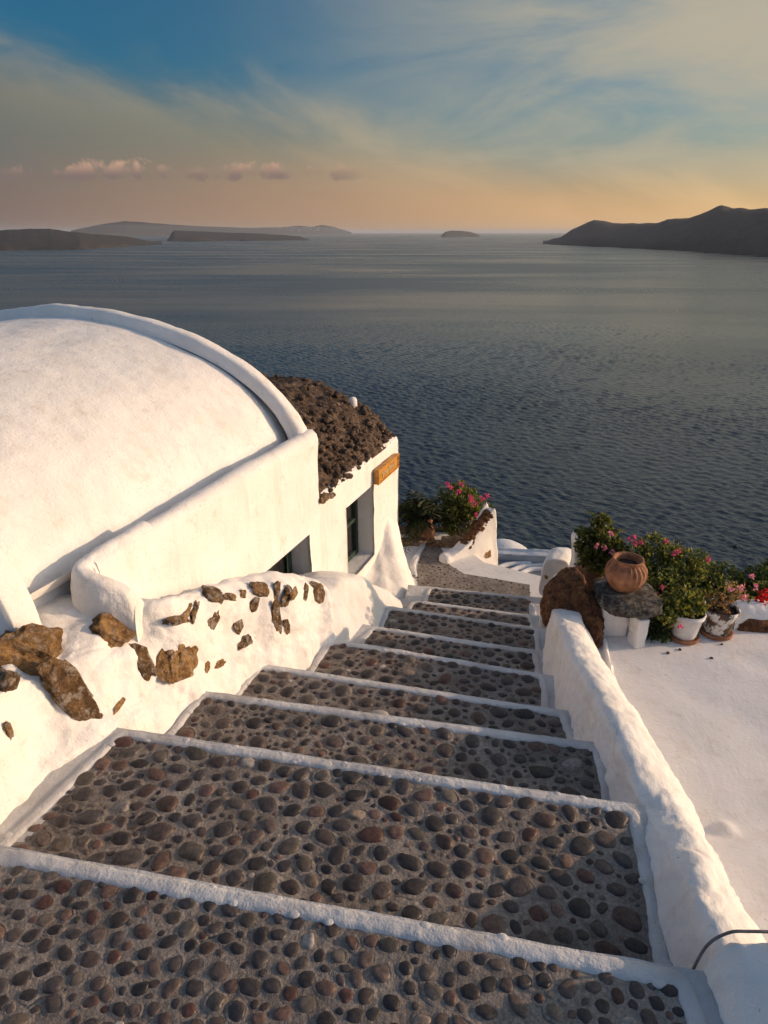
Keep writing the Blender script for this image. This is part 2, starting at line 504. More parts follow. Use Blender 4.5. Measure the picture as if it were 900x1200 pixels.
def inside(p, poly):
    c = False; n = len(poly)
    for i in range(n):
        (x1, y1), (x2, y2) = poly[i], poly[(i + 1) % n]
        if (y1 > p[1]) != (y2 > p[1]) and p[0] < (x2 - x1) * (p[1] - y1) / (y2 - y1) + x1: c = not c
    return c
def edge_dist(p, poly, skip=()):
    best = 9
    for i in range(len(poly)):
        if i in skip: continue
        a, b_ = Vector(poly[i]), Vector(poly[(i + 1) % len(poly)]); q = Vector(p)
        t = max(0, min(1, (q - a).dot(b_ - a) / (b_ - a).length_squared))
        best = min(best, (q - a - (b_ - a) * t).length)
    return best

def stone_col(rng):
    t = rng.random()
    k = rng.uniform(.6, 1.35)
    if t < .46: c = (.047, .040, .040)
    elif t < .68: c = (.078, .059, .053)
    elif t < .83: c = (.105, .066, .054)
    elif t < .91: c = (.100, .085, .071)
    elif t < .965: c = (.075, .038, .030)
    elif t < .990: c = (.17, .135, .105)
    else: c = (.34, .31, .28)
    return tuple(x * k for x in c)

def pebbles(poly, z, spec, rng, sub, tries, skip=(), edge=.25, rims=None):
    # spec: list of (radius lo, hi, gap, share); larger stones first, smaller fill the gaps
    xs = [p[0] for p in poly]; ys = [p[1] for p in poly]
    cell = .12; gridd = {}; G = Geo(); cnt = 0
    for (lo, hi, gap, share) in spec:
        for _ in range(int(tries * share)):
            p = (rng.uniform(min(xs), max(xs)), rng.uniform(min(ys), max(ys)))
            r = lo + (hi - lo) * rng.random() ** 1.4
            if not inside(p, poly) or edge_dist(p, poly, skip) < r * edge: continue
            cx, cy = int(p[0] // cell), int(p[1] // cell); ok = True
            for i in (-1, 0, 1):
                for j in (-1, 0, 1):
                    for (q, qr) in gridd.get((cx + i, cy + j), ()):
                        if (q[0] - p[0]) ** 2 + (q[1] - p[1]) ** 2 < (qr + r + gap * rng.uniform(.4, 1.4)) ** 2: ok = False; break
                    if not ok: break
                if not ok: break
            if not ok: continue
            gridd.setdefault((cx, cy), []).append((p, r)); cnt += 1
            asp = rng.uniform(1.0, 1.28); a, b_ = r * asp, r / asp * 1.04; c = r * rng.uniform(.40, .56)
            th = rng.gauss(-.2, .75); co, si = math.cos(th), math.sin(th); sd = rng.uniform(0, 99)
            tx, ty = rng.gauss(0, .10), rng.gauss(0, .10)
            iv, if_ = ICO[sub]; vs = []
            for v in iv:
                k = 1 + .24 * noise.noise(Vector((v.x, v.y, .3 * v.z)) * 1.3 + Vector((sd, sd, 0))) + .06 * noise.noise(v * 3.1 + Vector((sd, 0, sd)))
                x, y, w = v.x * a * k, v.y * b_ * k, v.z * c * (1 + .1 * noise.noise(v + Vector((0, sd, 0))))
                if w > 0: w = c * (1 - (1 - min(1, w / c)) ** 1.5)
                vs.append((p[0] + x * co - y * si, p[1] + x * si + y * co, z + w - c * .36 + x * tx + y * ty))
            G.add(vs, if_, stone_col(rng))
            if rims is not None:
                rv = []; m_ = 18; hgt = c * rng.uniform(.06, .24)
                for i in range(m_):
                    an = 2 * math.pi * i / m_
                    for (q, hh) in ((.78, -.2), (.95, 1), (1.10, .6), (1.38, -.2)):
                        kk = q * (1 + .24 * noise.noise(Vector((math.cos(an), math.sin(an), 0)) * 1.3 + Vector((sd, sd, 0))) + .05 * noise.noise(Vector((math.cos(an) * 3, math.sin(an) * 3, sd))))
                        x, y = math.cos(an) * a * kk, math.sin(an) * b_ * kk
                        rv.append((p[0] + x * co - y * si, p[1] + x * si + y * co, z + hgt * hh * (1 + .5 * noise.noise(Vector((an * 2, sd, q)))) ))
                rims.add(rv, [tuple(((i + (1 if k in (1, 2) else 0)) % m_) * 4 + j + (1 if k in (2, 3) else 0) for k in (0, 1, 2, 3)) for i in range(m_) for j in range(3)])
    return G

def band(path, w, h, z, rng, seed):    # lumpy painted kerb band along a path, with painted-over pebbles in it
    path = resample(crom([Vector((p[0], p[1], z)) for p in path], 60), .012)
    G = Geo(); n = 9; vs = []
    for i, p in enumerate(path):
        t = (path[min(i + 1, len(path) - 1)] - path[max(i - 1, 0)]).normalized(); s = Vector((t.y, -t.x, 0))
        wl = w * (1 + .25 * nz(p, 9, seed) + .22 * nz(p, 34, seed)); wr = w * (1 + .22 * nz(p, 9, seed + 40) + .12 * nz(p, 30, seed + 9))
        for k in range(n):
            u = -1 + 2 * k / (n - 1)
            q = p + s * (u * (wr if u > 0 else wl))
            q.z = z - .03 + (.03 + h * (1 + .35 * nz(q, 22, seed) + .25 * nz(q, 50, seed))) * (1 - abs(u) ** 4.5)
            vs.append(q)
    G.add(vs, grid_faces(len(path), n))
    for p in path[::4]:
        if rng.random() < .4:
            r = rng.uniform(.008, .015); t = rng.uniform(0, 6.28); iv, if_ = ICO[2]
            q = p + Vector((rng.uniform(-w, w) * .55, rng.uniform(-w, w) * .55, 0))
            G.add([(q.x + v.x * r * 1.3, q.y + v.y * r, z + h * .62 + v.z * r * .36) for v in iv], if_)
    return G

stairs = empty('staircase', (0, 2.5, -1.0))
tag(stairs, 'stepped lane of pebble mosaic treads with whitewashed edges descending to the sea', 'staircase', kind='structure')
rng = random.Random(5)
def vec2(a): return Vector((a[0], a[1]))
for k, poly in enumerate(TREADS):
    z = -RISE * k
    NL, FL, FR, NR = [vec2(p) for p in poly]
    ef = (FR - FL).normalized(); fw = Vector((-ef.y, ef.x))
    o_ = .062
    # slab: from behind the riser above to the nosing lip, widened under the side walls
    nl = NL - fw * .35 - ef * .22; fl = FL + fw * .065 - ef * .22; fr = FR + fw * .065 + ef * .20; nr = NR - fw * .35 + ef * .20
    if k == 0: nl = NL - fw * 1.4 - ef * .3; nr = NR - fw * 1.4 + ef * .3
    if k == 0: spec, tr, sub = [(.017, .0255, .0035, 1), (.010, .015, .003, .8)], 24000, 3
    elif k == 1: spec, tr, sub = [(.027, .040, .008, .6), (.018, .026, .006, 1), (.009, .014, .004, .5)], 18000, 3
    elif k == 2: spec, tr, sub = [(.034, .046, .03, .02), (.019, .029, .006, .35), (.010, .017, .0045, 1.6)], 12000, 2
    else: spec, tr, sub = [(.034, .046, .02, .03), (.023, .033, .007, .5), (.013, .020, .006, 1.2)], 9000, 2
    inner = [tuple(NL - fw * .03), tuple(FL + fw * .012), tuple(FR + fw * .012), tuple(NR - fw * .03)]
    RG = Geo()
    PG = pebbles(inner, z, spec, rng, sub, tr, rims=RG)
    apron = [tuple(NL - ef * .02 - fw * .5), tuple(FL - ef * .02 + fw * .03), tuple(FR + ef * .02 + fw * .03), tuple(NR + ef * .02 - fw * .5)]
    top = []; nu, nv = 110, 46
    for i in range(nu):
        for j in range(nv):
            a_ = nl.lerp(nr, i / (nu - 1)); b_ = fl.lerp(fr, i / (nu - 1)); p = a_.lerp(b_, j / (nv - 1))
            top.append(Vector((p.x, p.y, z + .004 * nz((p.x, p.y, 0), 9, k) + .003 * nz((p.x, p.y, 0), 28, k))))
    faces = [tuple(reversed(f)) for f in grid_faces(nu, nv)]
    mi = []
    for f in faces:
        c_ = sum((top[i] for i in f), Vector()) / 4; mi.append(0 if inside((c_.x, c_.y), apron) else 1)
    G = Geo(); G.add(top, faces)
    G.add([Vector((*fl, z - .004)), Vector((*fr, z - .004)), Vector((*fr, z - .5)), Vector((*fl, z - .5))], [(3, 2, 1, 0)]); mi.append(1)   # riser
    G.add(RG.v, RG.f); mi += [0] * len(RG.f)
    st = make('step', G.v, G.f, [M['mortar'], M['nose']], stairs, True, None, mi)
    # painted kerb round three sides
    bp = [NL - ef * .035 - fw * .10, NL - ef * .035, FL - ef * .030 - fw * .05, FL - ef * .012 + fw * .022, FL + fw * .034 + ef * .06]
    for t in (.25, .5, .75): bp.append(FL.lerp(FR, t) + fw * (.034 + .006 * nz((t * 5, k, 0), 1)))
    bp += [FR + fw * .034 - ef * .06, FR + ef * .014 + fw * .024, FR + ef * .032 - fw * .05, NR + ef * .036, NR + ef * .036 - fw * .10]
    if k == 0: bp = bp[2:]; bp.insert(0, FL - ef * .1 - fw * .05); bp = bp[:-1] + [NR + ef * .04 - fw * .1]
    ns = band(bp, (.030 if k else .035), .009, z, rng, k * 13.0).build('nosing', M['nose'], None)
    ns.parent = st
    pb = PG.build('cobblestones', M['pebble'], None)
    pb.parent = st

# landing with fine pebbles, turning left behind the house corner
zl = -RISE * 9
G = Geo()
outer = [(-.2, 5.1), (.0, 6.6), (.7, 6.7), (1.05, 5.95), (1.65, 5.62), (1.6, 4.8)]
ctr = Vector((.8, 5.6, zl)); n0 = len(outer)
G.add([ctr] + [Vector((x, y, zl)) for x, y in outer] + [Vector((x, y, zl - .6)) for x, y in outer],
      [(0, (i + 1) % n0 + 1, i + 1) for i in range(n0)] + [(i + 1, (i + 1) % n0 + 1, (i + 1) % n0 + 1 + n0, i + 1 + n0) for i in range(n0)])
ld = G.build('landing', M['white'], stairs, False)
lcv = [Vector((x, y, zl + .004)) for x, y in LANDING]
pm = make('pebble_bed', lcv, [tuple(range(len(lcv)))], M['mortar'], None, False); pm.parent = ld
pm.data.flip_normals() if pm.data.polygons[0].normal.z < 0 else None
lp = pebbles(LANDING, zl, [(.018, .025, .006, .6), (.012, .015, .005, .4)], rng, 1, 16000).build('cobblestones', M['pebble'], None)
lp.parent = ld
for path in ([(.30, 5.62), (.30, 5.86), (.38, 6.2), (.46, 6.42)],):
    kb = band(path, .04, .03, zl, rng, 77).build('kerb', M['nose'], None)
    kb.parent = ld

# ------------------------------------------------------------------ HOUSE FRAME OF REFERENCE
TH = R(21.5)
AX = Vector((math.sin(TH), math.cos(TH), 0)); NL_ = Vector((-AX.y, AX.x, 0)); HO = Vector((-.25, 5.0, 0))
def hp(s, d, z): return HO + AX * s + NL_ * d + Vector((0, 0, z))

def wall_sheet(name, s0, s1, prof, holes, matl, parent, ds=.035, seed=0):
    # prof: list of (d, z) from the foot up over the crest; holes: (sa, sb, za, zb, depth)
    cuts = [s0, s1]
    for h in holes: cuts += [h[0], h[1]]
    cuts = sorted(c for c in set(cuts) if s0 <= c <= s1)
    us = []
    for a_, b_ in zip(cuts, cuts[1:]):
        n = max(1, round((b_ - a_) / ds)); us += [lerp(a_, b_, i / n) for i in range(n)]
    us.append(cuts[-1])
    zc = sorted(set([z for h in holes for z in h[2:4]]))
    pv = []
    for (d0, z0), (d1, z1) in zip(prof, prof[1:]):
        ts = [0.0]
        for z in zc:
            if abs(d0 - d1) < 1e-6 and min(z0, z1) < z < max(z0, z1): ts.append((z - z0) / (z1 - z0))
        ts = sorted(ts) + [1.0]
        L = math.hypot(d1 - d0, z1 - z0)
        for ta, tb in zip(ts, ts[1:]):
            n = max(1, round(L * (tb - ta) / ds))
            for i in range(n):
                t = lerp(ta, tb, i / n); pv.append((lerp(d0, d1, t), lerp(z0, z1, t)))
    pv.append(prof[-1])
    nv = len(pv); V = []; idx = {}
    for i, u in enumerate(us):
        for j, (d, z) in enumerate(pv): V.append(hp(u, d, z))
    faces = []
    def in_hole(u, d, z):
        return any(h[0] < u < h[1] and h[2] < z < h[3] and abs(d) < .02 for h in holes)
    for i in range(len(us) - 1):
        for j in range(nv - 1):
            um = (us[i] + us[i + 1]) / 2; dm = (pv[j][0] + pv[j + 1][0]) / 2; zm = (pv[j][1] + pv[j + 1][1]) / 2
            if in_hole(um, dm, zm): continue
            a = i * nv + j
            faces.append((a, a + nv, a + nv + 1, a + 1))
    # reveals: pull the border of every hole inward
    for h in holes:
        ui = [i for i, u in enumerate(us) if h[0] - 1e-5 <= u <= h[1] + 1e-5]
        vj = [j for j, (d, z) in enumerate(pv) if abs(d) < .02 and h[2] - 1e-5 <= z <= h[3] + 1e-5]
        vj = [j for j in vj if j <= max(j for j, q in enumerate(pv) if abs(q[0]) < .02)]
        ring = [(i, vj[0]) for i in ui] + [(ui[-1], j) for j in vj[1:]] + [(i, vj[-1]) for i in reversed(ui[:-1])] + [(ui[0], j) for j in reversed(vj[1:-1])]
        nd = 5; base = len(V)
        for (i, j) in ring:
            for q in range(1, nd + 1): V.append(hp(us[i], h[4] * q / nd, pv[j][1]))
        m_ = len(ring)
        for r in range(m_):
            r2 = (r + 1) % m_; (i, j), (i2, j2) = ring[r], ring[r2]
            A = [i * nv + j] + [base + r * nd + q for q in range(nd)]
            B = [i2 * nv + j2] + [base + r2 * nd + q for q in range(nd)]
            for q in range(nd): faces.append((A[q], A[q + 1], B[q + 1], B[q]))
    o = make(name, V, faces, matl, parent)
    return roughen(o, [(1.6, .016, seed), (5, .008, 7 + seed), (14, .0035, 1)])

# ---- vaulted house
h1 = empty('vaulted_house', hp(-1.8, .5, -.9))
tag(h1, 'large whitewashed house with a smooth barrel vaulted roof and raised rim', 'house')
S0, S1 = -2.72, -.63
def flatten(pts): return pts
wall_sheet('wall', S0, S1, [(0, -1.4), (0, .285), (.012, .322), (.04, .345), (.085, .345), (.12, .325), (.14, .28), (.17, .22), (.22, .20)],
           [(-1.75, -.82, -.78, -.385, .17)], M['white'], h1, seed=3)
def vz(d): return .17 + .88 * math.sqrt(max(0, 1 - ((d - 2.05) / 1.87) ** 2)) if .18 < d < 3.92 else .17
# vault, carried on past the frame to the near end
nu, nv = 130, 150; V = []
for i in range(nu):
    s = lerp(-3.05, -.70, i / (nu - 1))
    for j in range(nv):
        a = math.pi * j / (nv - 1); d = 2.05 - 1.87 * math.cos(a); V.append(hp(s, d, .135 + .915 * math.sin(a)))
roof = make('roof', V, [tuple(q) for q in grid_faces(nu, nv)], M['white'], h1)
roughen(roof, [(1.1, .02, 2), (3.5, .007, 4), (13, .004, 8)])
# gable rim following the arc at the sea end, with the gable wall below it
for s_in, s_out in ((-.76, -.632), (-2.985, -3.14)):
    rows = []; sg0 = 1 if s_out > s_in else -1
    for j in range(60):
        a = math.pi * j / 59
        c_, s_ = math.cos(a), math.sin(a)
        d = lambda r: 2.05 - (1.93 + r) * c_
        z_ = lambda r: .17 + (.88 + r) * s_
        rows.append([hp(s_in, d(-.01), z_(-.01)), hp(s_in + .015 * sg0, d(.05), z_(.05)), hp(s_in + .04 * sg0, d(.082), z_(.082)), hp(s_out - .028 * sg0, d(.086), z_(.086)), hp(s_out, d(.07), z_(.07)), hp(s_out + .004 * sg0, d(0), z_(0)), hp(s_out, 2.05 - 1.6 * c_, -.1 + .5 * s_), hp(s_out, 2.05 - 1.5 * c_, -.8)])
    loft('rim', rows, 120, 40, M['white'], h1, [(3, .012, 4), (9, .006, 2), (22, .003, 9)], flip=sg0 < 0)
# corner block where rim, wall and gutter meet
gv = loft('gutter', [[hp(s, .10, .30), hp(s, .15, .235), hp(s, .21, .215), hp(s, .27, .26), hp(s, .33, .34)] for s in (-3.02, -2.3, -1.5, -.9, -.66)], 60, 14, M['white'], h1, [(4, .006, 4), (14, .003, 2)])
# end wall at sea side (below rim) + hidden back wall
make('end_wall', [hp(-.635, .02, -1.4), hp(-.635, 4.08, -1.4), hp(-.635, 4.08, .2), hp(-.635, .02, .30)], [(0, 1, 2, 3)], M['white'], h1, False)
make('rear_wall', [hp(-3.1, 3.95, -1.4), hp(-.64, 3.95, -1.4), hp(-.64, 3.95, .2), hp(-3.1, 3.95, .2)], [(0, 1, 2, 3)], M['white'], h1, False)
wn = make('window', *box_geo(hp(-1.25, .185, -.57), .03, 1.0, .52, -TH), M['glass'], h1, False)
v_, f_ = box_geo(hp(-.87, .168, -.57), .035, .07, .44, -TH)
fr = make('window_frame', v_, f_, M['green_wood'], None, False); fr.parent = wn
v_, f_ = box_geo(hp(-1.25, .168, -.40), .03, .9, .05, -TH)
fr = make('window_frame', v_, f_, M['dark_wood'], None, False); fr.parent = wn

# ---- stone roofed house
h2 = empty('stone_roofed_house', hp(.2, .6, -1.5))
tag(h2, 'white house under a rounded brown rubble roof with a deep window', 'house')
wall_sheet('wall', -.72, 1.08, [(.0, -1.9), (.0, -.215), (.01, -.185), (.03, -.17), (.07, -.172), (.10, -.20)],
           [(-.13, .465, -1.17, -.45, .19)], M['white'], h2, ds=.03, seed=9).location += NL_ * .014
# end wall facing the sea
prof2 = [(0, -.19), (.06, -.11), (.15, -.02), (.24, .05), (.46, .17), (.78, .28), (1.11, .33), (1.5, .335), (1.9, .28), (2.3, .15), (2.6, -.1), (2.65, -.19)]
V = [hp(1.07, d, z - .06) for d, z in prof2] + [hp(1.08, d, -1.9) for d, z in prof2]
n0 = len(prof2)
make('end_wall', V, [(i, i + 1, n0 + i + 1, n0 + i) for i in range(n0 - 1)], M['white'], h2, False)
# rubble vault
arc = crom([Vector((d, z, 0)) for d, z in prof2], 120)
nu, nv = 150, 120; V = []
for i in range(nu):
    s = lerp(-.625, 1.09, i / (nu - 1))
    for q in arc:
        p = hp(s, q.x + .03, q.y - .02)
        V.append(p)
rf = make('roof', V, [tuple(q) for q in grid_faces(nu, nv)], M['rubble'], h2)
me = rf.data
ns = [v.normal.copy() for v in me.vertices]
for v, n in zip(me.vertices, ns):
    w = noise.voronoi(v.co * 13.0)[0]; w2 = noise.voronoi(v.co * 27.0)[0]
    mk = .55 + .9 * nz(v.co, 4.5, 8); w3 = noise.voronoi(Vector((v.co.x * 7, v.co.y * 7, v.co.z * 9)))[0]
    v.co += n * (.075 * mk * (.42 - w[0]) + .03 * (.4 - w2[0]) + .09 * max(0, .30 - w3[0]) + .03 * nz(v.co, 3.5, 2) + .008 * nz(v.co, 50, 1))
me.update()
# loose stones bedded along the eave and on the crown
G = Geo(); rr = random.Random(3)
def lump(G, p, rx, ry, rz, rng, sub=2, jag=.35, rot=None):
    iv, if_ = ICO[sub]; sd = Vector((rng.uniform(0, 50), rng.uniform(0, 50), 0)); th = rng.uniform(0, 6.28) if rot is None else rot
    co, si = math.cos(th), math.sin(th); vs = []
    for v in iv:
        k = 1 + jag * noise.noise(v * 1.4 + sd) + jag * .4 * noise.noise(v * 3.4 + sd)
        x, y, z = v.x * rx * k, v.y * ry * k, v.z * rz * k
        vs.append((p[0] + x * co - y * si, p[1] + x * si + y * co, p[2] + z))
    G.add(vs, if_)
for i in range(240):
    s = rr.uniform(-.6, 1.05); q = rr.choice(arc[:80]); r = rr.uniform(.012, .034)
    lump(G, hp(s, q.x + .02, q.y), r * 1.3, r, r * .8, rr)
for i in range(46):
    s = lerp(-.6, 1.05, i / 45); r = rr.uniform(.012, .022)
    lump(G, hp(s, .06, -.165 + .012 * rr.random()), r, r * 1.3, r * .7, rr)
bm = bmesh.new(); bm.from_mesh(me); tmp = bpy.data.meshes.new('tmp'); tmp.from_pydata([tuple(q) for q in G.v], [], G.f); bm.from_mesh(tmp); bm.to_mesh(me); bm.free(); bpy.data.meshes.remove(tmp)
G = Geo(); lump(G, hp(-.57, -.005, -.19), .07, .03, .035, rr, 3, .5, -TH + 1.57); lump(G, hp(-.46, -.01, -.21), .05, .03, .022, rr, 3, .5, -TH + 1.57)
G.build('eave_stone', M['dark_rock'], h2, False)
# window: dark green shutter deep in the reveal
wn = make('window', *box_geo(hp(.16, .215, -.8), .03, .66, .8, -TH), M['glass'], h2, False)
for (s, z, ls, lz) in ((-.10, -.8, .05, .74), (.43, -.8, .05, .74), (.165, -.8, .045, .74), (.165, -.475, .5, .05), (.165, -1.145, .5, .05), (.165, -.8, .5, .035)):
    v_, f_ = box_geo(hp(s, .190 + .002 * (ls > .1), z), .03, ls, lz, -TH)
    fr = make('window_frame', v_, f_, M['green_wood'], None, False); fr.parent = wn
# little white chimney cap on the crown of the roof
cpos = hp(.98, .44, .15)
v_, f_ = lathe([(.05, -.06), (.045, .0), (.042, .025), (.028, .045), (.006, .055)], 20, cpos)
roughen(make('chimney', v_, f_, M['white'], h2), [(9, .01, 1)])
# flared buttress at the foot of the corner
ring_b = [hp(-.35, -.005, -1.5), Vector((-.06, 4.52, -1.5)), Vector((.10, 4.32, -1.45)), Vector((.235, 4.60, -1.5)), Vector((.325, 5.0, -1.55)), Vector((.345, 5.4, -1.6)), Vector((.32, 5.8, -1.65)), hp(1.09, -.0, -1.7)]
rows = []
top = [hp(s, .03, -.80 - (.42 * min(1, (.85 - s) / .28) if s < .85 else 0)) for s in (-.30, .25, .5, .68, .85, .98, 1.06, 1.075)]
for t in (0, .12, .25, .4, .55, .7, .85, 1):
    rows.append([Vector((*top[i].lerp(ring_b[i], t ** (2.1 if i > 2 else 1.5)).xy, lerp(top[i].z, ring_b[i].z, t))) for i in range(8)])
bt = loft('buttress', rows, 60, 70, M['white'], h2, [(4, .022, 4), (10, .008, 2), (24, .003, 9)], flip=True)
def bvh(o):
    me = o.data; mw = Matrix.Identity(4)
    return BVHTree.FromPolygons([v.co for v in me.vertices], [tuple(p.vertices) for p in me.polygons])
def hit(tree, x, y):
    r = tree.ray_cast(CAM, ray(x, y).normalized()); return r[0], r[1]

def set_stone(tree, name, x, y, w, h, ang, mt, parent, out=.25, thick=.5, sub=3, jag=.38, seed=0):
    p, n = hit(tree, x, y)
    if p is None: return None
    if n.dot(CAM - p) < 0: n = -n
    s = px_m(p); vdir = ray(x, y).normalized()
    e1 = UPV.cross(FWD); e1 = Vector((1, 0, 0))
    e1 = (e1 - n * e1.dot(n)).normalized(); e2 = n.cross(e1)
    ca, sa = math.cos(ang), math.sin(ang)
    f1, f2 = e1 * ca + e2 * sa, e2 * ca - e1 * sa
    k1 = 1 / max(.62, (f1 - vdir * f1.dot(vdir)).length); k2 = 1 / max(.62, (f2 - vdir * f2.dot(vdir)).length)
    a, b_ = w * s / 2 * k1, h * s / 2 * k2; c = thick * min(a, b_)
    iv, if_ = ICO[sub]; rs = random.Random(seed + int(x * 7 + y)); sd = Vector((rs.uniform(0, 60), rs.uniform(0, 60), rs.uniform(0, 60)))
    vs = []
    for v in iv:
        q = Vector((math.copysign(abs(v.x) ** .72, v.x), math.copysign(abs(v.y) ** .72, v.y), math.copysign(abs(v.z) ** .8, v.z)))
        k = 1 + jag * noise.noise(v * 1.25 + sd) + jag * .45 * noise.noise(v * 3.2 + sd) + jag * .2 * noise.noise(v * 8 + sd)
        vs.append(p + n * (c * (out - .5)) + f1 * (q.x * a * k) + f2 * (q.y * b_ * k) + n * (q.z * c * k))
    return make(name, vs, if_, M[mt], parent, False)
tb = bvh(bt)
set_stone(tb, 'stone', 482, 660, 7, 26, .15, 'tan_stone', h2, .3, .6, 3, .4)
set_stone(tb, 'stone', 480, 690, 5, 8, 0, 'tan_stone', h2, .3, .6, 2, .4)

# wooden sign on the house wall
sg = empty('wall_sign', hp(.69, -.03, -.37))
tag(sg, 'small varnished wooden sign with pale carved script on the white house wall', 'sign')
bd = make('board', *box_geo(hp(.69, -.022, -.37), .04, .52, .14, -TH), M['sign'], sg, False)
finish(bd, .006)
for (s, z, ls, lz) in ((.69, -.307, .535, .014), (.69, -.433, .535, .014), (.436, -.37, .016, .112), (.944, -.37, .016, .112)):
    v_, f_ = box_geo(hp(s, -.045, z), .012, ls, lz, -TH); make('moulding', v_, f_, M['sign'], sg, False)
G = Geo()
for w0, n0 in ((-.17, 4), (.0, 5)):
    pts = []
    for i in range(n0 * 10 + 1):
        t = i / 10
        pts.append(hp(.69 + w0 + t * .036, -.0455, -.375 + .022 * math.sin(t * 6.28) * (1 + .5 * math.sin(t * 2.1)) + .006 * math.cos(t * 3)))
    G.add(*tube(pts, .0045, 6))
G.build('lettering', M['letter'], sg)

# ------------------------------------------------------------------ RUBBLE WALL beside the stairs
BL = [(-1.42, 1.1, 0), (-1.29, 1.50, -.17), (-1.215, 1.77, -.17), (-1.07, 1.99, -.17), (-.955, 2.25, -.30), (-.85, 2.42, -.34), (-.735, 2.70, -.48), (-.63, 2.86, -.51), (-.46, 3.05, -.62), (-.385, 3.22, -.68), (-.30, 3.33, -.70)]
TE = [(-14, 815), (6, 800), (40, 786), (90, 772), (150, 750), (198, 726), (240, 703), (290, 687), (340, 683), (368, 684), (384, 694)]
rows = []
OUT = Vector((.9, -.43, 0)).normalized()
for i, (b_, t_) in enumerate(zip(BL, TE)):
    B = Vector(b_); off = .13 + .05 * (i < 5)
    T = on(t_[0], t_[1], B - OUT * off, OUT)
    T.z = max(min(T.z, B.z + .46), B.z + .2)
    # crest carried in to the house wall (or off to the open ledge near the camera)
    q = T - HO; dd = q.dot(NL_); ss = q.dot(AX)
    depth = -dd
    back = T - OUT * depth if depth > 0 else T - OUT * .3
    if i < 5:
        back = T - OUT * (1.5 - .22 * i); zb = .16
    else: zb = T.z - .06 - .05 * (i - 5)
    back.z = zb
    mid = T.lerp(back, .35); mid.z = T.z + .035
    if i < 3: mid = T.lerp(back, .10 + .03 * i); mid.z = lerp(T.z, zb, .72) + .02
    elif i < 6: mid = T.lerp(back, .10); mid.z = .125
    mid2 = T.lerp(back, .7); mid2.z = lerp(T.z, zb, .6) + .02
    if i < 5: mid2 = T.lerp(back, .42); mid2.z = zb + .005
    elif i == 5: mid2 = T.lerp(back, .5); mid2.z = .13; back.z = .12
    rows.append([B + OUT * .04 + Vector((0, 0, -.12)), B + Vector((0, 0, .0)), B.lerp(T, .28) + OUT * .0, B.lerp(T, .6) + OUT * .02, B.lerp(T, .86) + OUT * .022, T, mid, mid2, back, back - OUT * .1 + Vector((0, 0, -.05))])
last = rows[-1]; c_ = Vector((-.50, 3.62, -.95))
rows.append([p.lerp(c_, .45) + Vector((0, 0, -.02 * k)) for k, p in enumerate(last)])
rows.append([p.lerp(c_, .85) + Vector((0, 0, -.1)) for p in last])
first = rows[0]
rows.insert(0, [p + Vector((-.33, -.85, .16)) for p in first])
rw_root = empty('rubble_wall', (-.8, 2.4, -.5))
tag(rw_root, 'thick limewashed rubble wall with brown stones showing, left of the steps', 'wall')
rw = loft('wall_body', rows, 230, 110, M['white'], rw_root, [(2.5, .03, 3), (6, .02, 7), (14, .014, 1), (34, .006, 5), (70, .003, 2)])
tr_ = bvh(rw)
for k, (x, y, w, h, a, mt, out, th) in enumerate([
    (38, 764, 70, 44, -.15, 'ochre_rock', .34, .85), (132, 741, 48, 32, .2, 'ochre_rock', .10, .8), (90, 822, 34, 104, -.55, 'dark_rock', .10, .45),
    (168, 778, 20, 50, -.35, 'dark_rock', .10, .5), (192, 768, 18, 40, .1, 'ochre_rock', .10, .5), (214, 777, 34, 44, .1, 'ochre_rock', .10, .5), (2, 797, 22, 28, .2, 'dark_rock', .10, .7),
    (12, 857, 10, 18, 0, 'ochre_rock', .10, .4), (212, 726, 9, 22, .5, 'dark_rock', .10, .5), (220, 718, 7, 18, .3, 'ochre_rock', .10, .5), (229, 716, 6, 20, -.1, 'dark_rock', .10, .5), (248, 730, 10, 30, .6, 'dark_rock', .10, .5),
    (250, 697, 24, 15, -.2, 'dark_rock', .10, .7), (271, 699, 9, 13, .4, 'dark_rock', .10, .6), (285, 696, 7, 8, 0, 'ochre_rock', .10, .6), (305, 690, 17, 12, -.3, 'dark_rock', .10, .7),
    (324, 692, 7, 16, .1, 'dark_rock', .10, .6), (335, 700, 9, 20, .4, 'dark_rock', .10, .6), (345, 695, 8, 15, .2, 'ochre_rock', .10, .6), (358, 694, 6, 17, .1, 'dark_rock', .10, .6),
    (373, 693, 13, 18, 0, 'dark_rock', .10, .8), (298, 708, 9, 14, .3, 'dark_rock', .10, .6), (280, 733, 9, 13, -.3, 'dark_rock', .10, .6), (324, 726, 9, 30, 0, 'dark_rock', .10, .5),
    (336, 734, 6, 14, -.1, 'dark_rock', .10, .5), (287, 752, 18, 14, -.7, 'dark_rock', .10, .5), (257, 777, 18, 10, -.5, 'ochre_rock', .10, .5), (195, 729, 9, 6, .2, 'ochre_rock', .10, .5), (143, 822, 5, 22, .1, 'ochre_rock', .10, .5), (243, 783, 12, 7, -.2, 'ochre_rock', .10, .5)]):
    set_stone(tr_, 'stone', x, y, w * (1 if out > .2 or w > 17 else 1.22), h * (1 if out > .2 or w > 17 else 1.22), -a, mt, rw_root, out, th, 4 if w > 30 else 3, .42, k)

